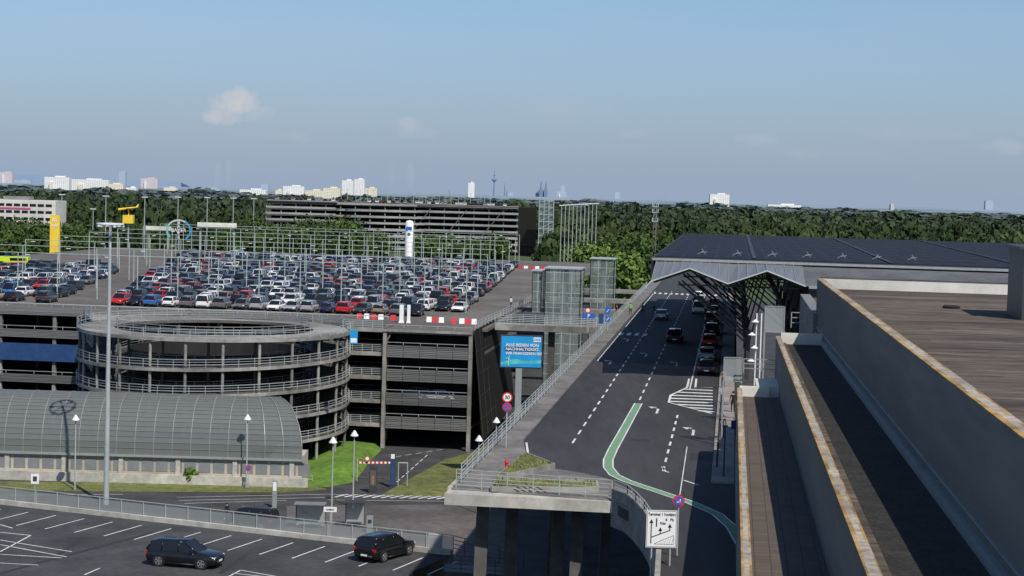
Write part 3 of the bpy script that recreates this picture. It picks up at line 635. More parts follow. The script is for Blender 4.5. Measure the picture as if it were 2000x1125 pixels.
for a,b_ in [((-.7,.87),(.7,.87)),((-.7,-.87),(.7,-.87)),((-.7,-.87),(-.7,.87)),((.7,-.87),(.7,.87))]: q.seg(c,a,b_,.02,-.025)
q.build('border','black',o); t_=text('Terminal 1 Vorfahrt',.17,(c.x,c.y-.03,c.z+.71),0,'black',o)
t_.scale=(min(1,1.34/max(.1,t_.dimensions.x)),1.15,1)
text('Kiss',.17,(c.x+.06,c.y-.03,c.z+.28),0,'black',o); text('&',.15,(c.x+.22,c.y-.03,c.z+.46),0,'black',o); text('Fly',.17,(c.x+.5,c.y-.03,c.z+.46),0,'black',o)
def lines(q,l,w=.045,dy=-.026):
    for a,b_ in zip(l[:-1],l[1:]): q.seg(c,a,b_,w,dy)
def head(q,x,z,r=.1): q.add([(c.x+x-r,c.y-.03,c.z+z),(c.x+x+r,c.y-.03,c.z+z),(c.x+x,c.y-.03,c.z+z+.19)],[(0,1,2)])
q=MB(); lines(q,[(-.5,-.72),(-.5,.3)],.05); head(q,-.5,.28); lines(q,[(-.25,.1),(-.25,.52)],.06)
lines(q,[(-.5,-.42),(-.06,-.24)],.045,-.027); lines(q,[(-.06,-.25),(-.06,-.08)],.045); head(q,-.06,-.1)
lines(q,[(-.06,-.24),(.4,-.06)],.045,-.0275); lines(q,[(.4,-.07),(.4,.1)],.045); head(q,.4,.08)
q.build('arrows','black',o)
q=MB(); lines(q,[(-.35,-.74),(.0,-.56),(.6,-.3),(.6,-.74),(-.35,-.74)],.02)
for i in range(6): lines(q,[(-.1+i*.12,-.74),(-.0+i*.12,-.6+i*.045)],.012,-.024)
q.build('hatching','steel_dark',o)
for dx in (-.45,.45): MB().tube((c.x+dx,c.y+.06,13.6),(c.x+dx,c.y+.06,c.z+.85),.045,.045,8).build('post','galv',o)
Yb=200.0; c=Pd(1018,687,Yb); o=empty('billboard',(c.x,c.y,0),'large blue advertising screen on a pole beside the footbridge','billboard')
w,h=4.5,3.45
MB().box((c.x,c.y+.15,c.z),(w+.25,.4,h+.25)).build('casing','steel_dark',o)
MB().box((c.x,c.y-.07,c.z),(w,.04,h)).build('screen','ad_blue',o)
q=MB(); q.add([(c.x-w/2,c.y-.1,c.z-h/2),(c.x+w/2,c.y-.1,c.z-h/2),(c.x+w/2,c.y-.1,c.z-.9),(c.x+.6,c.y-.1,c.z-1.05),(c.x-.6,c.y-.1,c.z-.8),(c.x-w/2,c.y-.1,c.z-1.2)],[(0,1,2,3,4,5)]); q.build('wave','ad_green',o)
q=MB(); q.add([(c.x-w/2,c.y-.12,c.z-h/2),(c.x+w/2,c.y-.12,c.z-h/2),(c.x+w/2,c.y-.12,c.z-1.25),(c.x+.3,c.y-.12,c.z-1.3),(c.x-w/2,c.y-.12,c.z-1.5)],[(0,1,2,3,4)]); q.build('wave','ad_blue',o)
text('ALLE REDEN VON',.46,(c.x-1.75,c.y-.13,c.z+.74),0,'sign_white',o,align='LEFT')
MB().box((c.x-.1,c.y-.1,c.z+.28),(3.5,.02,.46)).build('text_bar','ad_navy',o)
text('NACHHALTIGKEIT.',.44,(c.x-1.75,c.y-.13,c.z+.28),0,'sign_white',o,align='LEFT'); text('WIR FINANZIEREN SIE!',.4,(c.x-1.75,c.y-.13,c.z-.2),0,'sign_white',o,align='LEFT')
MB().box((c.x+1.75,c.y-.1,c.z+1.4),(.8,.02,.5)).build('logo_panel','sign_white',o); text('DKB',.36,(c.x+1.75,c.y-.13,c.z+1.4),0,'ad_blue',o)
q=MB(); q.tube((c.x-1.4,c.y-.12,c.z-1.6),(c.x-1.4,c.y-.12,c.z-.75),.03,.03,6)
for k in range(3): q.tube((c.x-1.4,c.y-.14,c.z-.75),(c.x-1.4+.35*math.sin(k*2.09+.4),c.y-.14,c.z-.75+.35*math.cos(k*2.09+.4)),.03,.01,6)
q.build('wind_turbine_drawing','sign_white',o)
MB().box((c.x-.2,c.y+.2,6.6),(.7,.5,13.2)).build('pole','steel',o)
fb=empty('footbridge',W(-24,238,14),'concrete footbridge from the rooftop car park to the elevated road','bridge')
MB().sbox(-31,-16.15,235.5,239.5,14.3,15.05).build('deck','concrete',fb)
for t in (235.6,239.4): MB().rail([W(-31,t,15.05),W(-16.2,t,15.05)],1.15,1.6,5,.025).build('railing','galv',fb)
MB().sbox(-24,-23.2,237,238,0,14.3).build('pier','concrete_dark',fb)
def tower(name,s0,s1,t0,t1,z0,z1,label,n=3):
    o=empty(name,W((s0+s1)/2,(t0+t1)/2,z0),label,'lift tower')
    q=MB()
    for i in range(n+1):
        s_=s0+(s1-s0)*i/n
        q.beam(W(s_,t0,z0),W(s_,t0,z1),.1,.1); q.beam(W(s_,t1,z0),W(s_,t1,z1),.1,.1)
    for tt in (t0,(t0+t1)/2,t1): q.beam(W(s1,tt,z0),W(s1,tt,z1),.1,.1); q.beam(W(s0,tt,z0),W(s0,tt,z1),.1,.1)
    z=z0
    while z<=z1+.01:
        q.beam(W(s0,t0,z),W(s1,t0,z),.08,.08); q.beam(W(s1,t0,z),W(s1,t1,z),.08,.08); q.beam(W(s0,t0,z),W(s0,t1,z),.08,.08); z+=1.5
    q.build('frame','galv',o)
    for a,b_ in [((s0,t0-.02),(s1,t0-.02)),((s1+.02,t0),(s1+.02,t1)),((s0-.02,t0),(s0-.02,t1))]:
        MB().add([W(*a,z0),W(*b_,z0),W(*b_,z1),W(*a,z1)],[(0,1,2,3)]).build('glazing','tower_glass',o)
    MB().sbox(s0-.2,s1+.2,t0-.3,t1+.2,z1+.05,z1+.2).build('roof','galv',o)
    MB().sbox(s0+(s1-s0)*.42,s0+(s1-s0)*.58,t0+1.2,t1-1,z0,z1-.3).build('lift_shaft','steel',o); return o
tower('lift_tower',-27.2,-22.0,262,268,0,21.5,'large glass lift tower beside the footbridge to the rooftop car park',4)
tower('lift_tower',-25.0,-20.8,318,324,0,21.0,'smaller glass lift tower farther back beside the elevated road',3)
tower('lift_tower',-29.2,-27.5,263,268,15,21.0,'low glass stair house joined to the left of the large lift tower',2)
for t in (272,300,330): tag(MB().sbox(-31,-16.2,t,t+3,14.4,15.03).build('footbridge','concrete'),'flat concrete link bridge to the elevated road, '+{272:'just behind the large lift tower',300:'between the two lift towers',330:'behind the smaller lift tower'}[t],'bridge')
for i,(px,py,ww,hh,m_) in enumerate([(1187,607,11,13,'blue'),(1187,623,9,11,'blue'),(1150,617,24,10,'blue'),(1174,622,9,20,'banner_blue')]):
    P=Pd(px,py,232-i); o=empty('road_sign',(P.x,P.y,15),['upper blue arrow sign at the head of the elevated road','lower blue square sign under the arrow sign','wide blue parking direction sign near the footbridge','dark blue information column beside the footbridge end'][i],'sign')
    MB().tube((P.x,P.y+.05,15),(P.x,P.y+.05,P.z),.05,.05,6).build('pole','galv',o); MB().box(P,(ww*P.y/3500,.06,hh*P.y/3500)).build('face',m_,o)
    if i==2: text('P',.6,(P.x,P.y-.05,P.z),0,'sign_white',o)
    if i<2: MB().seg(P,(-.15,-.2),(.15,.2),.08,-.05).build('arrow','sign_white',o)
P=Pd(1148,606,228); o=empty('round_sign',(P.x,P.y,15),'small round red and white prohibition sign beside the lift tower','sign'); MB().tube((P.x,P.y,15),(P.x,P.y,P.z),.04,.04,6).build('pole','galv',o); q=MB(); disc(q,P,.35,-.05,0); q.build('rim','red',o); q=MB(); disc(q,P,.24,-.08,0); q.build('face','sign_white',o)
P=G(482,950,0); o=empty('no_parking_sign',P+Vector((0.3,-1,0)),'round blue no stopping sign before the glass vault wall','sign'); P=o.location; MB().tube(P,(P.x,P.y,2.5),.04,.04,6).build('pole','galv',o); q=MB(); disc(q,(P.x,P.y,2.2),.32,-.05,0); q.build('rim','red',o); q=MB(); disc(q,(P.x,P.y,2.2),.24,-.08,0); q.build('face','blue',o); MB().seg((P.x,P.y,2.2),(-.17,.17),(.17,-.17),.06,-.11).build('bar','red',o)
P=G(68,985,0); o=empty('street_sign',P,'square white sign on a pole at the left edge of the lower road','sign'); MB().tube(P,(P.x,P.y,3.0),.05,.05,6).build('pole','galv',o); MB().box((P.x,P.y-.06,2.6),(.8,.04,1.0)).build('face','sign_white',o); MB().box((P.x,P.y-.09,2.6),(.4,.02,.5)).build('symbol','steel_dark',o)
P=G(536,992,0); o=empty('sign_panel',P,'grey information panel seen edge on beside the lower road','sign'); MB().box((P.x,P.y,1.4),(.45,.2,2.8)).build('panel','steel',o); MB().box((P.x,P.y-.12,2.2),(.35,.02,.9)).build('face','sign_white',o)
P=G(728,963,0); o=empty('advertising_pillar',P,'dark advertising pillar with a poster by the lower road','sign'); MB().box((P.x,P.y,1.45),(.85,.35,2.9)).build('case','steel_dark',o); MB().box((P.x,P.y-.2,1.65),(.65,.04,1.7)).build('poster','concrete_dark',o); MB().box((P.x,P.y-.23,1.45),(.28,.02,.9)).build('figure','orange',o)
P=G(766,952,0); o=empty('info_stele',P,'narrow blue and white stele beside the garage entrance road','sign'); MB().box((P.x,P.y,1.9),(.55,.3,3.8)).build('body','steel_dark',o); MB().box((P.x,P.y-.17,1.7),(.4,.04,2.8)).build('blue_face','banner_blue',o); MB().box((P.x,P.y-.17,3.45),(.4,.04,.5)).build('white_face','sign_white',o)
P0=G(697,940,0); P1=G(762,940,0); o=empty('height_barrier',P0,'red and white striped height barrier over the garage entrance road','barrier'); zb=2.1
for i in range(16):
    a=P0.lerp(P1,i/16); b_=P0.lerp(P1,(i+1)/16); MB().beam((a.x,a.y,zb),(b_.x,b_.y,zb),.1,.2).build('stripe',['red','sign_white'][i%2],o)
MB().tube(P0,(P0.x,P0.y,2.6),.06,.06,6).build('post','galv',o); MB().tube(P1,(P1.x,P1.y,2.6),.06,.06,6).build('post','galv',o)
q=MB(); disc(q,(P0.x+1.1,P0.y,2.6),.3,-.08,0); q.build('sign_rim','red',o); q=MB(); disc(q,(P0.x+1.1,P0.y,2.6),.2,-.11,0); q.build('sign_face','sign_white',o)
P=G(795,950,0); o=empty('portal_frame',P,'thin grey goal shaped frame at the entrance road','frame'); MB().tube((P.x-1,P.y,0),(P.x-1,P.y,2.6),.06,.06,6).build('post','galv',o); MB().tube((P.x,P.y,0),(P.x,P.y,2.6),.06,.06,6).build('post','galv',o); MB().tube((P.x-1,P.y,2.6),(P.x,P.y,2.6),.06,.06,6).build('bar','galv',o)
def hydrant(P,label,h=.9):
    o=empty('hydrant',P,label,'hydrant'); MB().lathe(P,[(.14,0),(.14,.08),(.09,.1),(.09,h*.7),(.13,h*.72),(.13,h*.8),(.07,h),(.01,h)],10).build('body','red',o,smooth=False); MB().tube((P.x-.18,P.y,P.z+h*.6),(P.x+.18,P.y,P.z+h*.6),.045,.045,6).build('outlet','red',o)
hydrant(G(989,922,15.13),'red hydrant standing beside the triangular planter',.8); hydrant(G(568,945,0),'small red hydrant at the end of the station wall',1.0)
P=Pd(645,995,150); o=empty('direction_board',(P.x,P.y,0),'small white direction board on a lamp post behind the parking fence','sign'); MB().box(P,(1.1,.06,.42)).build('board','sign_white',o); text('Ausfahrt',.2,(P.x,P.y-.05,P.z),0,'black',o); MB().tube((P.x,P.y+.05,0),(P.x,P.y+.05,P.z),.05,.05,6).build('post','galv',o)
for i,(px,py,w_) in enumerate([(605,1034,3.0),(692,1030,2.0)]):
    P=G(px,py,0); o=empty('bus_shelter',P,['glass shelter with grey roof behind the parking fence','narrow dark roofed shelter beside the lamp on the lower plaza'][i],'shelter')
    MB().box((P.x,P.y,2.5),(w_,1.5,.08)).build('roof','shelter' if i!=1 else 'steel_dark',o); MB().box((P.x,P.y+.65,1.3),(w_-.1,.04,2.1)).build('glass','screen_glass',o)
    for a in (-1,1): MB().box((P.x+a*(w_/2-.1),P.y+.65,1.2),(.08,.08,2.4)).build('post','steel_dark',o)
    MB().box((P.x,P.y+.4,.5),(w_*.7,.35,.08)).build('bench','steel',o)
P=G(722,1040,0); o=empty('ticket_machine',P,'grey ticket machine on the lower plaza near the parking fence','machine'); MB().box((P.x,P.y,.8),(.6,.45,1.6)).build('body','steel',o); MB().box((P.x,P.y-.24,1.1),(.35,.03,.35)).build('screen','steel_dark',o)
for i,x_ in enumerate([702,716,730,744,768,838,850,862,886,902,914,926]):
    P=G(x_,622+(x_-702)*.05,15); w_=.36; tag(MB().add([(P.x-w_,P.y-.25,15),(P.x+w_,P.y-.25,15),(P.x+w_,P.y+.25,15),(P.x-w_,P.y+.25,15),(P.x-w_*.9,P.y-.1,15.7),(P.x+w_*.9,P.y-.1,15.7),(P.x+w_*.9,P.y+.1,15.7),(P.x-w_*.9,P.y+.1,15.7)],[(3,2,1,0),(4,5,6,7),(0,1,5,4),(1,2,6,5),(2,3,7,6),(3,0,4,7)]).build('traffic_barrier',['red','sign_white'][i%2]),['red','white'][i%2]+' plastic barrier at the front of the rooftop car park, '+ordn(i)+' from the left','barrier','plastic barriers on the rooftop deck')
for i,(px,py,w_) in enumerate([(784,628,9),(798,630,7)]):
    P=Pd(px,py,236); tag(MB().box((P.x,P.y,16.2),(w_*.06,.3,2.4)).box((P.x,P.y,15.1),(w_*.08,.6,.2)).build('panel_stack','sign_white'),['wide upright white panel behind the deck railing','narrow upright white panel right of the wider one'][i],'panel')
for i in range(5):
    P=G(1016+i*11,524+i*.3,15); tag(MB().box((P.x,P.y,15.35),(.9,.4,.5)).box((P.x,P.y,15.08),(1.0,.6,.14)).build('traffic_barrier',['red','sign_white'][i%2]),['red','white'][i%2]+' barrier at the far right of the rooftop, '+ordn(i)+' from the left','barrier','plastic barriers far right on the rooftop')

# ================= CARS
def loft(q,rings,m=0,cap=True):
    k=len(rings[0]); vs=[p for r in rings for p in r]; fs=[]
    for j in range(len(rings)-1):
        for i in range(k): fs.append((j*k+i,j*k+(i+1)%k,(j+1)*k+(i+1)%k,(j+1)*k+i))
    if cap: fs+=[tuple(range(k-1,-1,-1)),tuple((len(rings)-1)*k+i for i in range(k))]
    q.add(vs,fs,m)
KIND={'suv':(4.85,1.95,1.72,1.06),'hatchback':(4.25,1.82,1.52,.95),'sedan':(4.75,1.86,1.46,.93),'estate car':(4.85,1.88,1.52,.95),'van':(5.0,2.0,2.0,1.1)}
CAB={'suv':[(-.485,.0),(-.43,.88),(-.34,.97),(-.1,1),(.06,.97),(.235,.0)],'hatchback':[(-.48,.0),(-.40,.85),(-.3,.97),(-.05,1),(.08,.95),(.28,.0)],'sedan':[(-.40,.0),(-.26,.85),(-.16,.97),(0,1),(.08,.95),(.24,.0)],'estate car':[(-.485,.0),(-.43,.85),(-.34,.95),(-.1,1),(.05,.96),(.22,.0)],'van':[(-.495,.0),(-.48,.92),(-.4,.99),(.1,1),(.2,.93),(.36,.0)]}
def car_geo(kind):
    L,Wd,H,bl=KIND[kind]; hw=Wd/2; P={}
    st=[(-.5,.48,bl-.2,.82),(-.49,.36,bl-.06,.9),(-.46,.26,bl,.97),(-.38,.22,bl+.01,1),(-.2,.22,bl,1),(0,.22,bl-.01,1),(.2,.22,bl-.03,1),(.3,.23,bl-.07,.99),(.4,.25,bl-.13,.97),(.46,.28,bl-.2,.92),(.49,.34,bl-.3,.84),(.5,.42,bl-.42,.75)]
    q=MB(); rings=[]
    for v,zb,zt,w in st:
        h=hw*w; y=v*L; rings.append([(-h*.88,y,zb),(-h*.98,y,zb+.12),(-h,y,zb+(zt-zb)*.5),(-h*.97,y,zb+(zt-zb)*.8),(-h*.9,y,zt-.02),(-h*.72,y,zt+.01),(h*.72,y,zt+.01),(h*.9,y,zt-.02),(h*.97,y,zb+(zt-zb)*.8),(h,y,zb+(zt-zb)*.5),(h*.98,y,zb+.12),(h*.88,y,zb)])
    loft(q,rings,0)
    cb=CAB[kind]; c2=[]
    for v,f in cb:
        z=bl-.03+(H-.03-bl)*f; tw=.9-.18*f; y=v*L; c2.append((y,z,tw))
    g_=MB(); rings=[]
    for (y,z,tw) in c2: rings.append([(-hw*.9,y,bl-.04),(-hw*tw,y,z-.02 if z>bl else z),(-hw*(tw-.08),y,z+.0),(hw*(tw-.08),y,z),(hw*tw,y,z-.02 if z>bl else z),(hw*.9,y,bl-.04)])
    loft(g_,rings,0)
    top=c2[1:-1]; rr=[]
    for (y,z,tw) in top: rr.append([(-hw*tw*1.01,y,z-.05),(-hw*(tw-.07),y,z+.025),(hw*(tw-.07),y,z+.025),(hw*tw*1.01,y,z-.05)])
    loft(q,rr,0)
    for sx in (-1,1):
        b0,b1=c2[0],c2[1]; q.beam((sx*hw*.9,b0[0],bl-.02),(sx*hw*b1[2],b1[0],b1[1]-.02),.1,.09)
        b0,b1=c2[-1],c2[-2]; q.beam((sx*hw*.9,b0[0],bl-.04),(sx*hw*b1[2],b1[0],b1[1]-.02),.07,.06)
        for v in ((-.05,) if kind in('hatchback','sedan') else (-.03,-.27)): q.beam((sx*hw*.905,v*L,bl-.03),(sx*hw*.725,v*L,H-.06),.07,.03)
    wr=.36 if kind in('suv','van') else .32
    wy=(.305*L,-.3*L)
    for sx in (-1,1):
        for y in wy: q.tube((sx*(hw-.25),y,wr),(sx*(hw+.006),y,wr),wr+.07,wr+.07,16,1)
        q.beam((sx*(hw+.0),-.2*L,.26),(sx*(hw+.0),.21*L,.26),.04,.1,1)
    q.box((0,.5*L-.02,.42),(hw*1.1,.06,.2),0,1); q.box((0,-.5*L+.02,.42),(hw*1.3,.06,.16),0,1)
    P['body']=(q,['PAINT','black']); P['windows']=(g_,['car_glass'])
    P['wheels']=[]
    for sx in (-1,1):
        for y in wy:
            t=MB().tube((sx*(hw-.2),y,wr),(sx*(hw+.02),y,wr),wr,wr,18,0); r_=MB()
            r_.tube((sx*(hw+.0),y,wr),(sx*(hw+.024),y,wr),wr*.2,wr*.18,8,0)
            for k5 in range(5):
                a5=k5*1.2566; r_.beam((sx*(hw+.026),y,wr),(sx*(hw+.026),y+math.cos(a5)*wr*.64,wr+math.sin(a5)*wr*.64),.05,.07)
            for k5 in range(12):
                a5=k5*.5236; a6=a5+.5236; r_.beam((sx*(hw+.024),y+math.cos(a5)*wr*.66,wr+math.sin(a5)*wr*.66),(sx*(hw+.024),y+math.cos(a6)*wr*.66,wr+math.sin(a6)*wr*.66),.03,.03)
            P['wheels'].append((t,r_))
    P['headlight']=[MB().box((sx*hw*.68,.483*L-.04,bl-.34),(.34,.12,.14)) for sx in(-1,1)]
    P['taillight']=[MB().box((sx*hw*.78,-.487*L+.0,bl-.2),(.26,.12,.2)) for sx in(-1,1)]
    P['mirror']=[MB().box((sx*(hw+.08),.16*L,bl+.03),(.18,.12,.13)) for sx in(-1,1)]
    P['plate']=[MB().box((0,sy*(.5*L+.012),.5),(.5,.02,.11)) for sy in(-1,1)]
    return P
GEO={k:car_geo(k) for k in KIND}
_mc={}
def mesh_of(key,q,mats,smooth=False):
    if key in _mc: return _mc[key]
    me=bpy.data.meshes.new(key[-1]); me.from_pydata(q.v,[],q.f)
    for k in mats: me.materials.append(M[k])
    me.polygons.foreach_set('material_index',q.m)
    if smooth:
        me.polygons.foreach_set('use_smooth',[len(p.vertices)==4 for p in me.polygons])
    me.update(); _mc[key]=me; return me
def part(name,me,parent):
    o=bpy.data.objects.new(name,me); col.objects.link(o); o.parent=parent; return o
def car(kind,colr,loc,rz,label,group=None,detail=1,name='parked_car'):
    P=GEO[kind]
    if detail:
        o=empty(name,loc,label,'car',group,rz); q,_=P['body']
        part('body',mesh_of((kind,colr,'body'),q,['paint_'+colr,'black'],True),o)
        part('windows',mesh_of((kind,'windows'),P['windows'][0],['car_glass']),o)
        for i,(t,r_) in enumerate(P['wheels']):
            w=part('wheel',mesh_of((kind,i,'wheel'),t,['rubber']),o); part('rim',mesh_of((kind,i,'rim'),r_,['rim']),w)
        for nm,mt in (('headlight','head_lamp'),('taillight','tail_lamp'),('mirror','paint_'+colr),('plate','sign_white')):
            if detail<2 and nm in('mirror','plate'): continue
            for i,q in enumerate(P[nm]): part(nm,mesh_of((kind,i,colr if nm=='mirror' else 0,nm),q,[mt]),o)
        return o
    q=joined(kind); me=mesh_of((kind,colr,'joined','parked_car'),q,['paint_'+colr,'black','car_glass','rubber','rim','head_lamp','tail_lamp'])
    o=bpy.data.objects.new(name,me); col.objects.link(o); o.location=loc; o.rotation_euler=(0,0,rz); return tag(o,label,'car',group)
_jq={}
def joined(kind):
    if kind in _jq: return _jq[kind]
    P=GEO[kind]; q=MB(); q.merge(P['body'][0]); q.merge(P['windows'][0],[2])
    for t,r_ in P['wheels']: q.merge(t,[3])
    for x in P['headlight']: q.merge(x,[5])
    for x in P['taillight']: q.merge(x,[6])
    _jq[kind]=q; return q
def heading(dx,dy): return math.atan2(dy,dx)-math.pi/2
P=G(362,1104,ZL); car('suv','black',(P.x,P.y,ZL+.02),heading(.975,-.22),'black suv crossing the front car park, seen from its side',None,2)
P=G(752,1088,ZL); car('suv','black',(P.x,P.y,ZL+.02),heading(.52,.855),'black suv parked in a bay beside the glass panel fence',None,2)
hd=heading(s7,c7)
RC=[(1292,624,'silver','hatchback','silver car driving up the left lane of the elevated road'),(1318,668,'black','suv','black suv driving in the shaded middle lane of the elevated road'),
(1380,730,'dark grey','hatchback','dark car with red tail lights, nearest in the kerbside queue'),(1381,703,'silver','sedan','silver saloon second from the near end of the kerbside queue'),(1386,676,'red','hatchback','dark red hatchback in the middle of the kerbside queue'),(1390,652,'black','estate car','black estate car under the canopy behind the red hatchback'),(1390,632,'dark grey','suv','dark grey suv under the glass canopy beside the kerb'),(1393,615,'black','sedan','black saloon deep under the glass canopy'),(1365,612,'white','van','white van standing under the canopy edge'),(1364,597,'silver','suv','silver suv behind the white van on the elevated road'),(1395,600,'grey','estate car','grey estate car far back in the kerbside queue'),(1366,585,'white','hatchback','white hatchback at the far end of the kerbside queue')]
for px,py,cl,kd,lb in RC:
    P=G(px,py,15); car(kd,cl,(P.x,P.y,15.02),hd,lb,'cars on the elevated road',2,'car')
P=W(-36.5,223.2,6.02); car('sedan','white',P,hd+math.pi/2,'white saloon parked inside the car park wing above the entrance',None,1)
P=W(-39.5,224.3,6.02); car('hatchback','silver',P,hd+math.pi/2,'silver hatchback parked inside the wing left of the white saloon',None,1)
P=G(490,1030,0); car('van','black',P,hd+1.4,'dark van on the lower road behind the parking fence',None,1)
cols=['black']*9+['dark grey']*6+['grey']*4+['silver']*4+['white']*8+['dark blue']*2+['red']*3+['blue','beige','brown']
kinds=['suv']*4+['hatchback']*5+['sedan']*2+['estate car']*4+['van']
rows=[246.5]; t=258
while t<412: rows+=[t,t+5.3]; t+=16.6
cnt=0; rest=MB(); restm=['paint_'+k for k in PAINT]; mi={k:i for i,k in enumerate(PAINT)}
extra=['black','car_glass','rubber','rim','head_lamp','tail_lamp']; eb=len(restm); restm+=extra
for r_,t in enumerate(rows):
    fr=(t-246)/155; sL=-88-38*fr; sR=-38.5-11*fr; s_=sR; blocks=[]
    while s_>sL: blocks.append((s_,'')); s_-=2.52
    if 240<t<345:
        s_=sL-9; k=0
        while s_>-130-20*fr and k<10: blocks.append((s_,'left')); s_-=2.52; k+=1
    nmain=0; nleft=0
    for s_,bk in blocks:
        if bk: nleft+=1; idx=nleft
        else: nmain+=1; idx=nmain
        if random.random()<.07: continue
        cl=random.choice(cols); kd=random.choice(kinds); rz=hd+(math.pi if random.random()<.5 else 0)+random.uniform(-.04,.04)
        loc=W(s_+random.uniform(-.15,.15),t+random.uniform(-.45,.45),15.01)
        if cnt<298:
            if bk: lb=f"{cl} {kd} in {ordn(r_)} row of the rooftop left bay, {ordn(idx-1)} from its right"
            else: lb=f"{cl} {kd} in {ordn(r_)} row of the rooftop, {ordn(idx-1)} from the right"
            car(kd,cl,loc,rz,lb,'cars parked on the rooftop deck',1 if t<275 else 0); cnt+=1
        else:
            rest.merge(joined(kd),[mi[cl],eb]+list(range(eb+1,eb+6)),Matrix.Translation(loc)@Matrix.Rotation(rz,4,'Z'))
tag(rest.build('parked_cars_far',restm),'far rows of parked cars at the back of the rooftop car park','cars','cars parked on the rooftop deck','stuff')
P=G(28,524,15); o=empty('emergency_van',P,'bright yellow emergency van at the far left of the rooftop','van',None,.0)
MB().box((P.x,P.y,16.35),(5.8,2.0,1.9)).build('body','paint_yellow',o); MB().box((P.x+1.0,P.y-1.02,16.8),(3.2,.03,.55)).build('window','car_glass',o); MB().box((P.x,P.y-1.03,16.1),(5.6,.03,.3)).build('stripe','red',o)
for a in(-1.8,1.8): MB().tube((P.x+a,P.y-1.05,15.38),(P.x+a,P.y+1.0,15.38),.36,.36,14).build('wheel','rubber',o)
MB().box((P.x-1.5,P.y,17.4),(.9,1.2,.18)).build('light_bar','blue',o)

# ================= DISTANT GARAGE
Yg=900.0; XL=Pd(520,450,Yg).x; XR=Pd(1012,450,Yg).x
dg=empty('distant_garage',((XL+XR)/2,Yg,0),'long distant multi storey car park in front of the woods','building')
MB().box(((XL+XR)/2,Yg+40,11),(XR-XL-2,60,22)).build('dark_core','inside_shade',dg)  # solid dark block painting the shade between the parapet bands
for k in range(8):
    z=1.5+k*3.1
    MB().box(((XL+XR)/2,Yg+4,z),(XR-XL,12,.5)).build('floor_slab','concrete_dark',dg)
    for (u0,u1,dy,dz) in ((0,.28,0,.3),(.28,.6,-1.6,-.2),(.6,1,-.6,.1)):
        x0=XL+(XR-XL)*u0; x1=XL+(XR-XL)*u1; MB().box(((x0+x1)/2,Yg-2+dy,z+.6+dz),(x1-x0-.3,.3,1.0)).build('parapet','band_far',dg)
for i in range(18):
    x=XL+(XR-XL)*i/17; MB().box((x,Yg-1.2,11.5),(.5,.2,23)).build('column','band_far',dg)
for i in range(3):
    x=XR-60+i*18; q=MB(); q.beam((x,Yg-2.9,2),(x+16,Yg-2.9,22),.15,.25); q.build('brace','band',dg)
for k in range(7):
    vs=[]
    for i in range(17):
        a=math.pi*i/16; vs.append((XL+60-20*math.cos(a),Yg-3.8-10*math.sin(a),0))
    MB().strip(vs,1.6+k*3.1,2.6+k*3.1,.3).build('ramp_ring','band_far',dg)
MB().box((XR+4.5,Yg+20,12),(9,44,24)).build('side_wall','black_mesh',dg)
MB().box(((XL+XR)/2,Yg+30,24.1),(XR-XL,66,.3)).build('roof_deck','deck_asphalt',dg)
q=MB()
for i in range(60):
    x=XL+3+(XR-XL-6)*i/60
    if random.random()<.85: q.merge(joined('estate car'),[random.choice([mi['black'],mi['white'],mi['silver'],mi['dark grey']])]+[eb]+list(range(eb+1,eb+6)),Matrix.Translation((x,Yg+3,24.3)))
o=q.build('rooftop_cars',restm,dg); o['kind']='stuff'
for i in range(24):
    px=668+i*12.6+random.uniform(-2,2); P=Pd(px,388,Yg+20+random.uniform(-15,25)); q=MB(); q.tube((P.x,P.y,24.2),(P.x,P.y,30.5),.12,.09,5); q.box((P.x,P.y,30.5),(1.2,.4,.2)); q.build('roof_lamp','galv',dg)
a=Pd(1051,490,880); b_=Pd(1079,490,880); zt=Pd(1051,390,880).z
o=empty('lattice_tower',(a.x,880,0),'glazed lattice stair tower at the right end of the distant garage','tower'); q=MB()
for x in np.linspace(a.x,b_.x,4): q.beam((x,880,0),(x,880,zt),.3,.3)
for k in range(9):
    q.beam((a.x,880,k*zt/8),(b_.x,880,k*zt/8),.25,.25)
    if k<8: q.beam((a.x,880,k*zt/8),(b_.x,880,(k+1)*zt/8),.15,.15)
q.build('frame','galv',o); MB().box(((a.x+b_.x)/2,884,zt/2),(b_.x-a.x,6,zt-1)).build('glazing','tower_glass',o)
# ================= LANDMARKS LEFT
P=Pd(108,420,500); o=empty('yellow_pylon',(P.x,P.y,0),'tall yellow advertising pylon left of the rooftop car park','sign'); MB().box((P.x,P.y,P.z/2),(2.7,.8,P.z)).build('body','yellow',o); text('Bis',1.3,(P.x,P.y-.45,P.z-1.4),0,'sign_white',o); text('bald!',1.1,(P.x,P.y-.45,P.z-2.8),0,'sign_white',o)
P=Pd(800,430,500); o=empty('white_pylon',(P.x,P.y,0),'white round pylon with a blue emblem behind the rooftop car park','pylon'); MB().lathe((P.x,P.y,0),[(1.15,0),(1.15,P.z-.8),(.9,P.z-.25),(.0,P.z)],20).build('body','sign_white',o,smooth=True); MB().box((P.x,P.y-1.1,P.z-2.3),(1.5,.15,1.0)).build('emblem','blue',o); q=MB(); disc(q,(P.x,P.y,P.z-3.9),.45,-1.14,0); q.build('badge','steel_dark',o)
P=Pd(251,428,600); o=empty('yellow_cube_sign',(P.x,P.y,0),'yellow box with a tilted yellow aircraft shape on top','sign'); MB().box((P.x,P.y,P.z),(3.4,2.6,2.8)).build('box','yellow',o); MB().tube((P.x,P.y,0),(P.x,P.y,P.z),.3,.3,8).build('mast','steel',o)
z=Pd(250,408,600).z
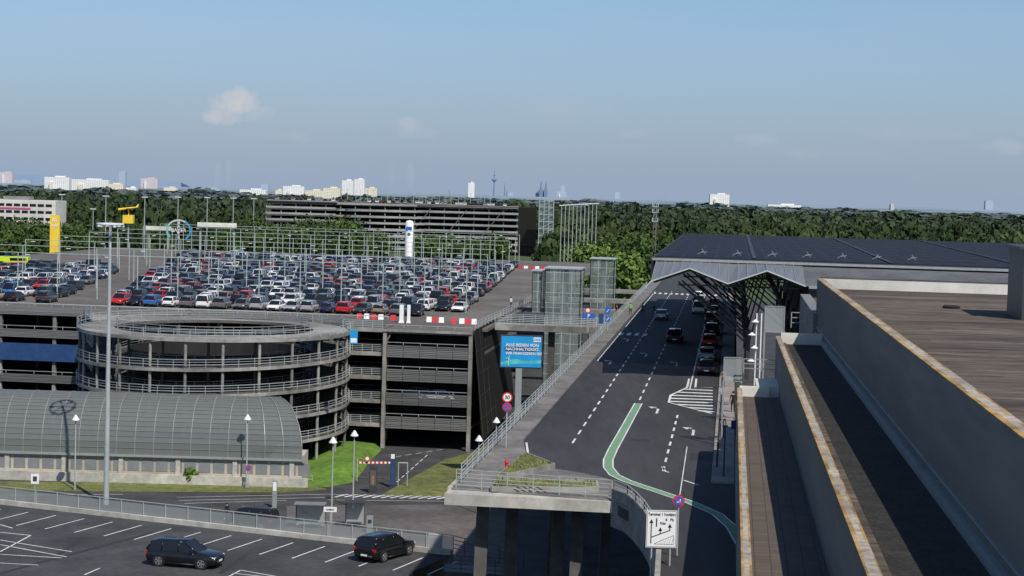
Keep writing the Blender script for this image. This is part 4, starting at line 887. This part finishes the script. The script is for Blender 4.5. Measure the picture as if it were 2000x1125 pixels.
ac=MB(); ac.tube((P.x-3.4,P.y,z-.3),(P.x+3.0,P.y,z+.7),.45,.2,10).add([(P.x-.8,P.y-3,z+.1),(P.x+.6,P.y-3,z+.3),(P.x+1.0,P.y,z+.3),(P.x+.6,P.y+3,z+.3),(P.x-.8,P.y+3,z+.1),(P.x-1,P.y,z)],[(0,1,2,3,4,5)]).add([(P.x+2.2,P.y,z+.6),(P.x+3.1,P.y,z+.7),(P.x+3.5,P.y,z+1.7),(P.x+3.0,P.y,z+1.7)],[(0,1,2,3)]); ac.build('aircraft_shape','yellow',o); MB().tube((P.x,P.y,P.z),(P.x,P.y,z),.15,.15,6).build('stand','yellow',o)
P=Pd(349,450,600); o=empty('round_logo_sign',(P.x,P.y,0),'large green and blue ring sign with white crossed lettering','sign')
for (a0,a1,m_) in ((-.9,1.0,'ad_blue'),(1.0,2.6,'edge_white'),(2.6,3.9,'ad_green')):
    q=MB(); N=14
    for i in range(N):
        a=a0+(a1-a0)*i/N; b2=a0+(a1-a0)*(i+1)/N; q.beam((P.x+3.9*math.cos(a),P.y,P.z+3.4*math.sin(a)),(P.x+3.9*math.cos(b2),P.y,P.z+3.4*math.sin(b2)),.5,.55)
    q.build('ring',m_,o)
text('BAYER',1.7,(P.x,P.y-.3,P.z),0,'sign_white',o)
for i,ch in enumerate('BAER'): text(ch,1.4,(P.x+.1,P.y-.3,P.z+(2.4,1.2,-1.2,-2.4)[i]),0,'sign_white',o)
MB().tube((P.x,P.y+.3,0),(P.x,P.y+.3,P.z-3),.3,.3,8).build('mast','steel',o)
for i,(px,py,Y,w_,lb) in enumerate([(386,436,620,13.5,'long low white hoarding right of the ring sign'),(285,443,640,9,'short white hoarding left of the ring sign')]):
    a=Pd(px,py,Y); o=empty('hoarding',(a.x,Y,0),lb,'hoarding'); MB().box((a.x+w_/2,Y,a.z-.4),(w_,1,1.5)).build('panel','white_wall',o)
    for d in (1,w_-1): MB().box((a.x+d,Y+1,(a.z-1)/2),(.5,.5,a.z-1)).build('post','steel',o)
Yo=820.0; a=Pd(-60,430,Yo); b_=Pd(108,430,Yo); zt=Pd(50,391,Yo).z
o=empty('office_building',((a.x+b_.x)/2,Yo,0),'white office block with dark window bands and a red strip at the left edge','building')
MB().box(((a.x+b_.x)/2,Yo+10,zt/2),(b_.x-a.x,20,zt)).build('wall','white_wall',o)
for k in range(5):
    z=zt-2.2-k*3.1
    for j in range(10): MB().box((a.x+2+j*(b_.x-a.x-3)/10+1.6,Yo-.05,z),(2.8,.2,1.2)).build('window','car_glass',o)
MB().box((a.x+14,Yo-.12,zt-3.8),(28,.2,.8)).build('red_strip','pink',o); MB().box(((a.x+b_.x)/2,Yo+10,zt+.8),(12,8,1.6)).build('plant_room','wall_grey',o)
# ================= SKYLINE
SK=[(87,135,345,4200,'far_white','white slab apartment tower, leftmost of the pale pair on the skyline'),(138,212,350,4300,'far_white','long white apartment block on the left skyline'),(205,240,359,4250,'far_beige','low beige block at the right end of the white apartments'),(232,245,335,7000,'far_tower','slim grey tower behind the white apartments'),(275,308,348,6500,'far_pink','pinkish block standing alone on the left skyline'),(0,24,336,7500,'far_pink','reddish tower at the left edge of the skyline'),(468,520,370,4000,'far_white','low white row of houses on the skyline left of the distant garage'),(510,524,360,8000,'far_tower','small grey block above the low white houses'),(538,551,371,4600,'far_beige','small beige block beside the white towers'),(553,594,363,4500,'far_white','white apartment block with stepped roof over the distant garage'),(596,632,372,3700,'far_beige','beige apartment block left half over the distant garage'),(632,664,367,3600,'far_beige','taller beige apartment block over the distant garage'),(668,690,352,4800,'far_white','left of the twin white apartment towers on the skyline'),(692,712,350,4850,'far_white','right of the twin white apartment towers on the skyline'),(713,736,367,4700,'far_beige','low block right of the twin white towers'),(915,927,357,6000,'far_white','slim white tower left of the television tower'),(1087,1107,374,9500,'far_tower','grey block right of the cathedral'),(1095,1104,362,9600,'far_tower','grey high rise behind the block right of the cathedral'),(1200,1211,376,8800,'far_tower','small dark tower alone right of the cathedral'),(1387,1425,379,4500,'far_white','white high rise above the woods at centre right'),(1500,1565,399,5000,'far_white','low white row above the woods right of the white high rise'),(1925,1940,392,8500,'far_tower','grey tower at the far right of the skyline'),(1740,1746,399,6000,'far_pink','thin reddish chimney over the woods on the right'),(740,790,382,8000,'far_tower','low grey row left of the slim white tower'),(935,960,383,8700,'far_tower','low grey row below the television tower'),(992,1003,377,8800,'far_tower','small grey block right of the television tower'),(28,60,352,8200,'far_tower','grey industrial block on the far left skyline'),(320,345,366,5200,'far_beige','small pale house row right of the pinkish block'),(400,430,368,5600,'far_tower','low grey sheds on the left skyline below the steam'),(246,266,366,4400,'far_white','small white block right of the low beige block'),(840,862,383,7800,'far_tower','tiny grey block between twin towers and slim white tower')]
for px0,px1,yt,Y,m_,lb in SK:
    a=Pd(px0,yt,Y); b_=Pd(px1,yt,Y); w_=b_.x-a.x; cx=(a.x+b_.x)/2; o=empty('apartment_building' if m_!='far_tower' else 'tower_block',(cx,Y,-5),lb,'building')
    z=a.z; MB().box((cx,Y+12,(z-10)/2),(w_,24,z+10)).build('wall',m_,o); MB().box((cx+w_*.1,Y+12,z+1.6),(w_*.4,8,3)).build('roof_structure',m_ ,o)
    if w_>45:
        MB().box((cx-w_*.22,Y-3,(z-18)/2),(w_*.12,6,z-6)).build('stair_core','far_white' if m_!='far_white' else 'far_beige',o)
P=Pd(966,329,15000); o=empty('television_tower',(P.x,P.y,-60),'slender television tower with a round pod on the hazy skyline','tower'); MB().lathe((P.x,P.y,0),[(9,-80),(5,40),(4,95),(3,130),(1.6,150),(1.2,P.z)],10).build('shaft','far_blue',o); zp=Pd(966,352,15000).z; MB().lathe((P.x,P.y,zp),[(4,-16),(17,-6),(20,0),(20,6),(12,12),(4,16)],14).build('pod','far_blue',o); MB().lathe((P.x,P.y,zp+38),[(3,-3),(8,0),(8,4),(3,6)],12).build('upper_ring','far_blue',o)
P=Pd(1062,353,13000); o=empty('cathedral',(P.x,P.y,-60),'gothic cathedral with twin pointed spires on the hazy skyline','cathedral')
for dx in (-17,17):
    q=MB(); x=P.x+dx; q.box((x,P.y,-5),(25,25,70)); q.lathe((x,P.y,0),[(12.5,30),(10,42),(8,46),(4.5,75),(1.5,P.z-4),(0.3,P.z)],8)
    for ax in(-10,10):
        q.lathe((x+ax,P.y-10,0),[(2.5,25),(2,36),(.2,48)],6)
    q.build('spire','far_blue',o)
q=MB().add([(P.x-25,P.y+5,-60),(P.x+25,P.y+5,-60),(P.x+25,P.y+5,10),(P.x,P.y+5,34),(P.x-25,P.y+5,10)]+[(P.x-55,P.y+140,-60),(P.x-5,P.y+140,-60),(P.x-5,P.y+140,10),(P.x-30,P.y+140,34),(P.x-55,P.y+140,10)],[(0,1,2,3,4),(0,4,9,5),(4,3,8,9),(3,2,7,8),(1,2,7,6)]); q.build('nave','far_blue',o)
for i,(px,yt) in enumerate([(986,358),(990,372),(878,372),(1150,386)]):
    P=Pd(px,yt,8800); tag(MB().tube((P.x,P.y,-5),(P.x,P.y,P.z),3,1.2,8).build('chimney','far_blue'),['thin chimney right of the television tower','shorter chimney beside the thin one','small chimney left of the slim white tower','small chimney right of the cathedral'][i],'chimney')
P=Pd(1280,398,600); o=empty('radio_mast',(P.x,P.y,0),'pale radio mast with antennas in front of the right woods','mast')
q=MB()
for dx,dy in ((-.6,-.6),(.6,-.6),(.6,.6),(-.6,.6)): q.beam((P.x+dx,P.y+dy,0),(P.x+dx*.7,P.y+dy*.7,P.z),.2,.2)
for k in range(14):
    z0=k*P.z/14; z1_=(k+1)*P.z/14; q.beam((P.x-.6,P.y-.6,z0),(P.x+.6,P.y-.6,z1_),.12,.12).beam((P.x+.6,P.y-.6,z0),(P.x-.6,P.y-.6,z1_),.12,.12)
q.build('lattice','concrete',o)
for k,z in enumerate((P.z-1,P.z-3,P.z-6)): MB().box((P.x,P.y,z),(2.2-k*.3,1.8,.2)).box((P.x-.9,P.y-.9,z+.7),(.25,.25,1.4)).box((P.x+.9,P.y-.9,z+.7),(.25,.25,1.4)).build('antenna_platform','galv',o)
P=Pd(1290,386,7000); q=MB()
for i in range(16):
    a=math.pi*i/16; b2=math.pi*(i+1)/16; q.tube((P.x+32*math.cos(a),P.y,P.z-26+26*math.sin(a)),(P.x+32*math.cos(b2),P.y,P.z-26+26*math.sin(b2)),1.2,1.2,6)
tag(q.build('arena_arch','far_grey'),'thin white arch of a distant arena above the woods','arch')

# ================= TREES
def leaves(n,r,h0,h1,size,seed,lump=.35):
    rs=np.random.RandomState(seed)
    nb=max(6,n//40); bc=rs.normal(size=(nb,3)); bc/=np.linalg.norm(bc,axis=1)[:,None]; bc*=(rs.uniform(.25,.78,nb))[:,None]
    idx=rs.randint(0,nb,n); d=rs.normal(size=(n,3)); d/=np.linalg.norm(d,axis=1)[:,None]
    p=bc[idx]+d*(lump*rs.uniform(.6,1.1,n))[:,None]
    hc=(h0+h1)/2; c=np.stack([p[:,0]*r,p[:,1]*r,hc+p[:,2]*(h1-h0)/2],1)
    nrm=d+rs.normal(size=(n,3))*.3; nrm/=np.linalg.norm(nrm,axis=1)[:,None]
    a=np.cross(nrm,rs.normal(size=(n,3))); a/=np.linalg.norm(a,axis=1)[:,None]; b=np.cross(nrm,a)
    s=(size*rs.uniform(.6,1.3,n))[:,None]
    return np.stack([c-a*s-b*s*.6,c+a*s-b*s*.6,c+a*s*.8+b*s*.7,c-a*s*.8+b*s*.7],1)
def quadmesh(name,V,mname,parent=None):
    V=V.reshape(-1,3).astype(np.float32); nq=len(V)//4
    me=bpy.data.meshes.new(name); me.vertices.add(len(V)); me.vertices.foreach_set('co',V.ravel()); me.loops.add(nq*4); me.loops.foreach_set('vertex_index',np.arange(nq*4,dtype=np.int32)); me.polygons.add(nq); me.polygons.foreach_set('loop_start',np.arange(0,nq*4,4,dtype=np.int32)); me.materials.append(M[mname]); me.update(calc_edges=True)
    o=bpy.data.objects.new(name,me); col.objects.link(o)
    if parent is not None:o.parent=parent
    return o
def tree(px,Y,ytop,r,label,m_='leaf_tree',seed=1,group='trees standing between the garages and the woods'):
    P=Pd(px,ytop,Y); h=P.z; o=empty('tree',(P.x,P.y,0),label,'tree',group)
    q=MB(); q.tube((0,0,0),(0,0,h*.45),.35,.22,7); rs=random.Random(seed)
    for k in range(5):
        a=rs.random()*6.28; q.tube((0,0,h*(.25+.05*k)),(math.cos(a)*r*.6,math.sin(a)*r*.6,h*(.5+.07*k)),.14,.04,5)
    q.build('trunk','bark',o,world=False); quadmesh('crown',leaves(2600,r,h*.05,h*1.0,.5,seed,.42),m_,o)
TR=[(596,700,424,11,'dark tree left of centre before the distant garage'),(645,690,412,13,'largest round tree before the distant garage'),(688,700,422,10,'dark tree right of the largest one before the distant garage'),(835,720,448,8,'small tree right of the white pylon'),(872,730,456,7,'small shrubby tree farther right of the white pylon'),(20,560,428,8,'dark tree below the white office block at the left edge'),(58,600,424,9,'tree between the office block and the yellow pylon'),(85,620,430,8,'low tree touching the yellow pylon'),(972,760,456,7,'small tree before the black end wall of the distant garage'),(1130,600,470,6,'small bright tree below the pale masts','leaf_light'),(1162,560,462,8,'bright green tree right of the pale masts','leaf_light'),(1218,620,455,9,'dark tree left of the radio mast'),(1250,600,452,9,'dark tree directly before the radio mast'),(1195,520,482,6,'low bright shrub beside the far lift tower','leaf_light'),(1225,500,490,7,'low light green bush left of the solar roof','leaf_light'),(1300,640,450,9,'dark tree right of the radio mast'),(548,760,436,9,'low tree at the left foot of the distant garage'),(735,740,450,8,'low tree under the curved ramps of the distant garage'),(505,720,428,9,'dark tree at the right end of the left woods'),(920,740,460,7,'low bushy tree left of the black end wall'),(150,640,432,9,'dark tree between the yellow pylon and the yellow box'),(310,660,436,8,'dark tree left of the ring sign'),(440,680,438,8,'dark tree behind the right end of the long hoarding')]
for i,tr in enumerate(TR): tree(tr[0],tr[1],tr[2],tr[3],tr[4],tr[5] if len(tr)>5 else 'leaf_tree',i+3)
P=G(375,945,0); o=empty('shrub',(P.x,P.y,0),'round green shrub at the foot of the station wall','shrub'); quadmesh('crown',leaves(500,1.0,.1,2.3,.12,77),'leaf_light',o); MB().tube((0,0,0),(0,0,.9),.06,.04,5).build('stem','bark',o,world=False)
rs=np.random.RandomState(3)
tpl=[leaves(150,1,.0,1,.12,100+i,.36) for i in range(8)]; tplf=[leaves(60,1,.0,1,.2,200+i,.4) for i in range(5)]
def forest(name,spec,m_,label,far=False,hr=(12,18),zb=0):
    out=[]
    for (px0,px1,Ya,Yb,stp) in spec:
        Y=Ya
        while Y<Yb:
            x0=(px0-1000)/3500*Y; x1=(px1-1000)/3500*Y; sp=stp*(1+ (Y-660)/2500)
            for x in np.arange(x0,x1,sp):
                xx=x+rs.uniform(-.4,.4)*sp; yy=Y+rs.uniform(-.5,.5)*sp*1.6
                big=1.22 if rs.rand()<.12 else 1.0
                h=big*rs.uniform(*hr)*(1+.13*math.sin(xx*.021+yy*.013)+.12*math.sin(xx*.053-yy*.03)); r=big*rs.uniform(.36,.75)*sp*1.25
                T=(tplf if far or Y>1500 else tpl); V=T[rs.randint(len(T))].copy(); a=rs.uniform(0,6.28); ca,sa=math.cos(a),math.sin(a)
                X_=V[...,0]*ca-V[...,1]*sa; Y_=V[...,0]*sa+V[...,1]*ca
                out.append(np.stack([X_*r+xx,Y_*r+yy,zb+h*(.1+.9*V[...,2])],-1))
            Y+=sp*1.7
    o=quadmesh(name,np.concatenate(out),m_); tag(o,label,'woods',kind='stuff')
forest('woodland',[(-80,530,700,1200,11.5)],'leaf_forest','dense dark woods behind the masts on the left',False,(11,17))
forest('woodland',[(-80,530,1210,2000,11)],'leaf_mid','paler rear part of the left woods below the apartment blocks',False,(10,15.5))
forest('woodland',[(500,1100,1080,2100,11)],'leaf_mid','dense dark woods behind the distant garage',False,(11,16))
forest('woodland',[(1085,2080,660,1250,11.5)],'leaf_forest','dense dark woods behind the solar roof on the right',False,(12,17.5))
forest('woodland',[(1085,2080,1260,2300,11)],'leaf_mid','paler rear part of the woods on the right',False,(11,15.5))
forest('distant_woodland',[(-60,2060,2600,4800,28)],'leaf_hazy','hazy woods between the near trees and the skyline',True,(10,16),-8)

# ================= PEOPLE
def person_mesh(walk):
    st=.22 if walk else .03
    J=[(0,0,.96,.135,.1),(0,0,1.12,.125,.09),(0,.0,1.3,.15,.1),(0,0,1.42,.13,.09),(0,0,1.5,.055,.055),(0,.01,1.58,.075,.085),(0,.015,1.68,.08,.095),(0,.01,1.745,.045,.05)]
    E=[(0,1),(1,2),(2,3),(3,4),(4,5),(5,6),(6,7)]
    def add(p,par): J.append(p); E.append((par,len(J)-1)); return len(J)-1
    for sx in (-1,1):
        y=sx*st
        k=add((sx*.1,0,.88,.095,.095),0); k=add((sx*.105,y*.55+.02,.5,.062,.065),k); k=add((sx*.11,y-.02*(y<0),.1,.042,.045),k); k=add((sx*.115,y+.03,.05,.045,.035),k); add((sx*.125,y+.16,.03,.04,.028),k)
        k=add((sx*.2,0,1.41,.055,.055),3); k=add((sx*.25,-y*.35,1.13,.042,.042),k); k=add((sx*.26,-y*.8+.05,.9,.03,.03),k); k=add((sx*.262,-y*.8+.07,.82,.036,.018),k)
        for f in range(4):
            L=(.07,.085,.08,.06)[f]; a=add((sx*.262,-y*.8+.045+f*.02,.78,.01,.01),k); add((sx*.252,-y*.8+.05+f*.02,.78-L,.008,.008),a)
        a=add((sx*.25,-y*.8+.1,.82,.011,.011),k); add((sx*.24,-y*.8+.12,.77,.009,.009),a)
    me=bpy.data.meshes.new('body'); me.from_pydata([j[:3] for j in J],E,[]); o=bpy.data.objects.new('tmp',me); col.objects.link(o)
    md=o.modifiers.new('s','SKIN'); sv=me.skin_vertices[0].data
    for i,j in enumerate(J): sv[i].radius=(j[3],j[4]); sv[i].use_root=(i==0)
    s2=o.modifiers.new('u','SUBSURF'); s2.levels=1; s2.render_levels=1
    dg_=bpy.context.evaluated_depsgraph_get(); r=bpy.data.meshes.new_from_object(o.evaluated_get(dg_)); bpy.data.objects.remove(o); return r
PM={True:person_mesh(True),False:person_mesh(False)}
def person(loc,rz,walk,top,bot,label,hair='hair'):
    o=empty('person',loc,label,'person',None,rz); me=PM[walk].copy(); me.materials.clear()
    for k in ('skin',top,bot,'black'): me.materials.append(M[k])
    for p in me.polygons:
        c=p.center; p.use_smooth=True
        if c.z<.08: p.material_index=3
        elif abs(c.x)>.2 and c.z<.93: p.material_index=0
        elif c.z<.97: p.material_index=2
        elif c.z<1.47: p.material_index=1
        else: p.material_index=0
    part('body',me,o)
    MB().lathe((0,-.012,1.655),[(.095,-.05),(.102,.02),(.085,.08),(.045,.11),(.003,.12)],12).build('hair',hair,o,world=False,smooth=True)
    MB().box((0,.115,1.64),(.022,.03,.04)).build('nose','skin',o,world=False)
    return o
fwd=heading(s7,c7)
def sidew(px,py): return G(px,py,15.14)
person(sidew(1410,856),fwd,True,'cloth_black','cloth_blue','person in dark clothes walking away along the terminal pavement beside a blue suitcase')
P=sidew(1433,838); o=empty('suitcase',P,'dark blue suitcase rolling beside the walking person','suitcase'); MB().box((P.x,P.y,P.z+.35),(.4,.26,.6)).build('case','cloth_blue',o); MB().tube((P.x,P.y,P.z+.6),(P.x-.1,P.y-.05,P.z+1.0),.015,.015,6).build('handle','steel_dark',o)
person(sidew(1431,805),fwd,False,'cloth_black','cloth_black','person in black standing close to the terminal wall')
person(sidew(1412,757),fwd+2.8,False,'cloth_beige','cloth_blue','person in a beige top beside the glass wind screen')
person(G(998,602,15.01),fwd+1,False,'cloth_white','cloth_blue','person in a white shirt standing at the right edge of the rooftop')
person(G(1231,615,15.14),fwd,True,'cloth_green','cloth_black','person in a green vest at the left kerb of the elevated road')
person(G(1255,614,15.02),fwd+1.5,True,'cloth_black','cloth_black','person in black crossing the elevated road, left of two')
person(G(1277,615,15.02),fwd+1.5,True,'cloth_black','cloth_blue','person in dark clothes crossing the elevated road, right of two')
person(G(1204,618,15.14),fwd+2,False,'cloth_red','cloth_black','person in a red top near the blue arrow sign')
person(G(443,1016,0),fwd+1.2,True,'cloth_black','cloth_black','person in black walking on the lower road behind the parking fence')
for i in range(8):
    P=W(-.55,118+i*5,15.14); tag(MB().tube(P,(P.x,P.y,P.z+.9),.07,.07,10).lathe((P.x,P.y,P.z+.9),[(.07,0),(.05,.05),(.0,.07)],10).build('bollard','steel_dark'),'dark bollard on the terminal kerb, '+ordn(i)+' from the camera','bollard','bollards along the terminal kerb')
P=G(1413,930,15.14); o=empty('lamp_post',P,'slim dark lamp post on the terminal pavement','lamp'); MB().tube(P,(P.x,P.y,P.z+3.2),.06,.05,8).build('pole','steel_dark',o); MB().box((P.x,P.y,P.z+3.2),(.35,.2,.12)).build('head','steel_dark',o)

# ================= LIGHT, WORLD, CAMERA
ts=Vector((.41,-.756,1.0)).normalized()
sun=bpy.data.lights.new('sun','SUN'); sun.energy=4.5; sun.angle=math.radians(.5); sun.color=(1,.94,.85); so=bpy.data.objects.new('sun',sun); col.objects.link(so); so.rotation_euler=ts.to_track_quat('Z','Y').to_euler()
wd=bpy.data.worlds.new('World'); bpy.context.scene.world=wd; wd.use_nodes=True; nt=wd.node_tree; bg=nt.nodes['Background']; N=nt.nodes; Lk=nt.links
tc_=N.new('ShaderNodeTexCoord'); sx=N.new('ShaderNodeSeparateXYZ'); Lk.new(tc_.outputs['Generated'],sx.inputs[0])
def mth(op,a,b=None,c=None,clamp=False):
    n=N.new('ShaderNodeMath'); n.operation=op; n.use_clamp=clamp
    for i,v_ in enumerate((a,b,c)):
        if v_ is None: continue
        if isinstance(v_,(int,float)): n.inputs[i].default_value=v_
        else: Lk.new(v_,n.inputs[i])
    return n.outputs[0]
zc=mth('MAXIMUM',sx.outputs[2],.012); cb=N.new('ShaderNodeCombineXYZ'); Lk.new(sx.outputs[0],cb.inputs[0]); Lk.new(sx.outputs[1],cb.inputs[1]); Lk.new(zc,cb.inputs[2])
sky=N.new('ShaderNodeTexSky'); sky.sky_type='NISHITA'; sky.sun_disc=False; sky.sun_elevation=math.asin(ts.z); sky.sun_rotation=math.atan2(ts.x,ts.y); sky.altitude=100; sky.air_density=1.0; sky.dust_density=.6; sky.ozone_density=2.5
Lk.new(cb.outputs[0],sky.inputs['Vector'])
yy=mth('MAXIMUM',sx.outputs[1],.05); u=mth('DIVIDE',sx.outputs[0],yy); v_=mth('DIVIDE',sx.outputs[2],yy)
cv=N.new('ShaderNodeCombineXYZ'); Lk.new(u,cv.inputs[0]); Lk.new(v_,cv.inputs[1])
nz=N.new('ShaderNodeTexNoise'); nz.inputs['Scale'].default_value=70; nz.inputs['Detail'].default_value=8; nz.inputs['Roughness'].default_value=.6; Lk.new(cv.outputs[0],nz.inputs['Vector'])
mp=N.new('ShaderNodeMapping'); mp.inputs['Scale'].default_value=(6,30,1); Lk.new(cv.outputs[0],mp.inputs['Vector']); n2=N.new('ShaderNodeTexNoise'); n2.inputs['Scale'].default_value=1.0; n2.inputs['Detail'].default_value=6; Lk.new(mp.outputs[0],n2.inputs['Vector'])
tot=None
def duv(px,py): d=ray(px,py); return d.x/d.y,d.z/d.y
for px,py,a,b,s_,soft in [(458,206,52,32,.9,1.4),(438,228,46,20,.8,1.4),(500,222,44,18,.5,2),(800,242,32,15,.4,1.8),(810,258,48,16,.25,2),(425,332,9,34,.25,2.4),(446,330,7,28,.22,2.4),(802,345,9,30,.25,2.4),(764,340,7,24,.15,2.4),(1480,272,45,14,.3,2),(1960,287,50,16,.3,2),(560,268,60,11,.2,2),(1232,262,40,11,.18,2),(1570,302,35,12,.18,2),(1100,215,110,16,.1,2),(1780,262,130,16,.12,2),(160,45,80,12,.08,2),(255,268,60,10,.1,2)]:
    u0,v0=duv(px,py); du=mth('MULTIPLY',mth('SUBTRACT',u,u0),3500/a); dv=mth('MULTIPLY',mth('SUBTRACT',v_,v0),3500/b)
    r2=mth('ADD',mth('MULTIPLY',du,du),mth('MULTIPLY',dv,dv)); e_=mth('SUBTRACT',1.0,r2)
    nn_=mth('MULTIPLY',mth('SUBTRACT',nz.outputs['Fac'],.48),3.2); k=mth('ADD',e_,nn_); k=mth('MULTIPLY',k,1/soft,None,True); k=mth('MULTIPLY',k,mth('MULTIPLY',mth('SUBTRACT',3.2,r2),1.0,None,True),None,True); k=mth('MULTIPLY',k,s_)
    tot=k if tot is None else mth('MAXIMUM',tot,k)
hz=mth('MULTIPLY',mth('SUBTRACT',n2.outputs['Fac'],.5),.18,None,True); tot=mth('MAXIMUM',tot,hz)
el=mth('MULTIPLY',v_,8.5,None,True)
tm=N.new('ShaderNodeMix'); tm.data_type='RGBA'; Lk.new(el,tm.inputs['Factor']); tm.inputs['A'].default_value=(.78,.92,1.22,1); tm.inputs['B'].default_value=(.87,1.0,1.16,1)
ml=N.new('ShaderNodeMix'); ml.data_type='RGBA'; ml.blend_type='MULTIPLY'; ml.inputs['Factor'].default_value=1; Lk.new(sky.outputs[0],ml.inputs['A']); Lk.new(tm.outputs['Result'],ml.inputs['B'])
hf=mth('SUBTRACT',1.0,mth('MULTIPLY',mth('MAXIMUM',v_,0.0),7.0),None,True); hf=mth('MULTIPLY',mth('POWER',hf,1.3),.95)
hm=N.new('ShaderNodeMix'); hm.data_type='RGBA'; Lk.new(hf,hm.inputs['Factor']); Lk.new(ml.outputs['Result'],hm.inputs['A']); hm.inputs['B'].default_value=(3.35,4.3,5.8,1)
cm=N.new('ShaderNodeMix'); cm.data_type='RGBA'; Lk.new(tot,cm.inputs['Factor']); Lk.new(hm.outputs['Result'],cm.inputs['A']); cm.inputs['B'].default_value=(7.0,6.7,6.8,1)
Lk.new(cm.outputs['Result'],bg.inputs['Color']); bg.inputs['Strength'].default_value=.09
cam=bpy.data.cameras.new('camera'); co=bpy.data.objects.new('camera',cam); col.objects.link(co)
cam.sensor_width=36; cam.lens=36*FP/2000; cam.clip_start=1; cam.clip_end=40000
mw=Matrix((( RT.x,UP.x,-FW.x,0),(RT.y,UP.y,-FW.y,0),(RT.z,UP.z,-FW.z,CZ),(0,0,0,1))); co.matrix_world=mw
sc_=bpy.context.scene; sc_.camera=co; sc_.view_settings.view_transform='Standard'; sc_.view_settings.look='None'; sc_.view_settings.exposure=0
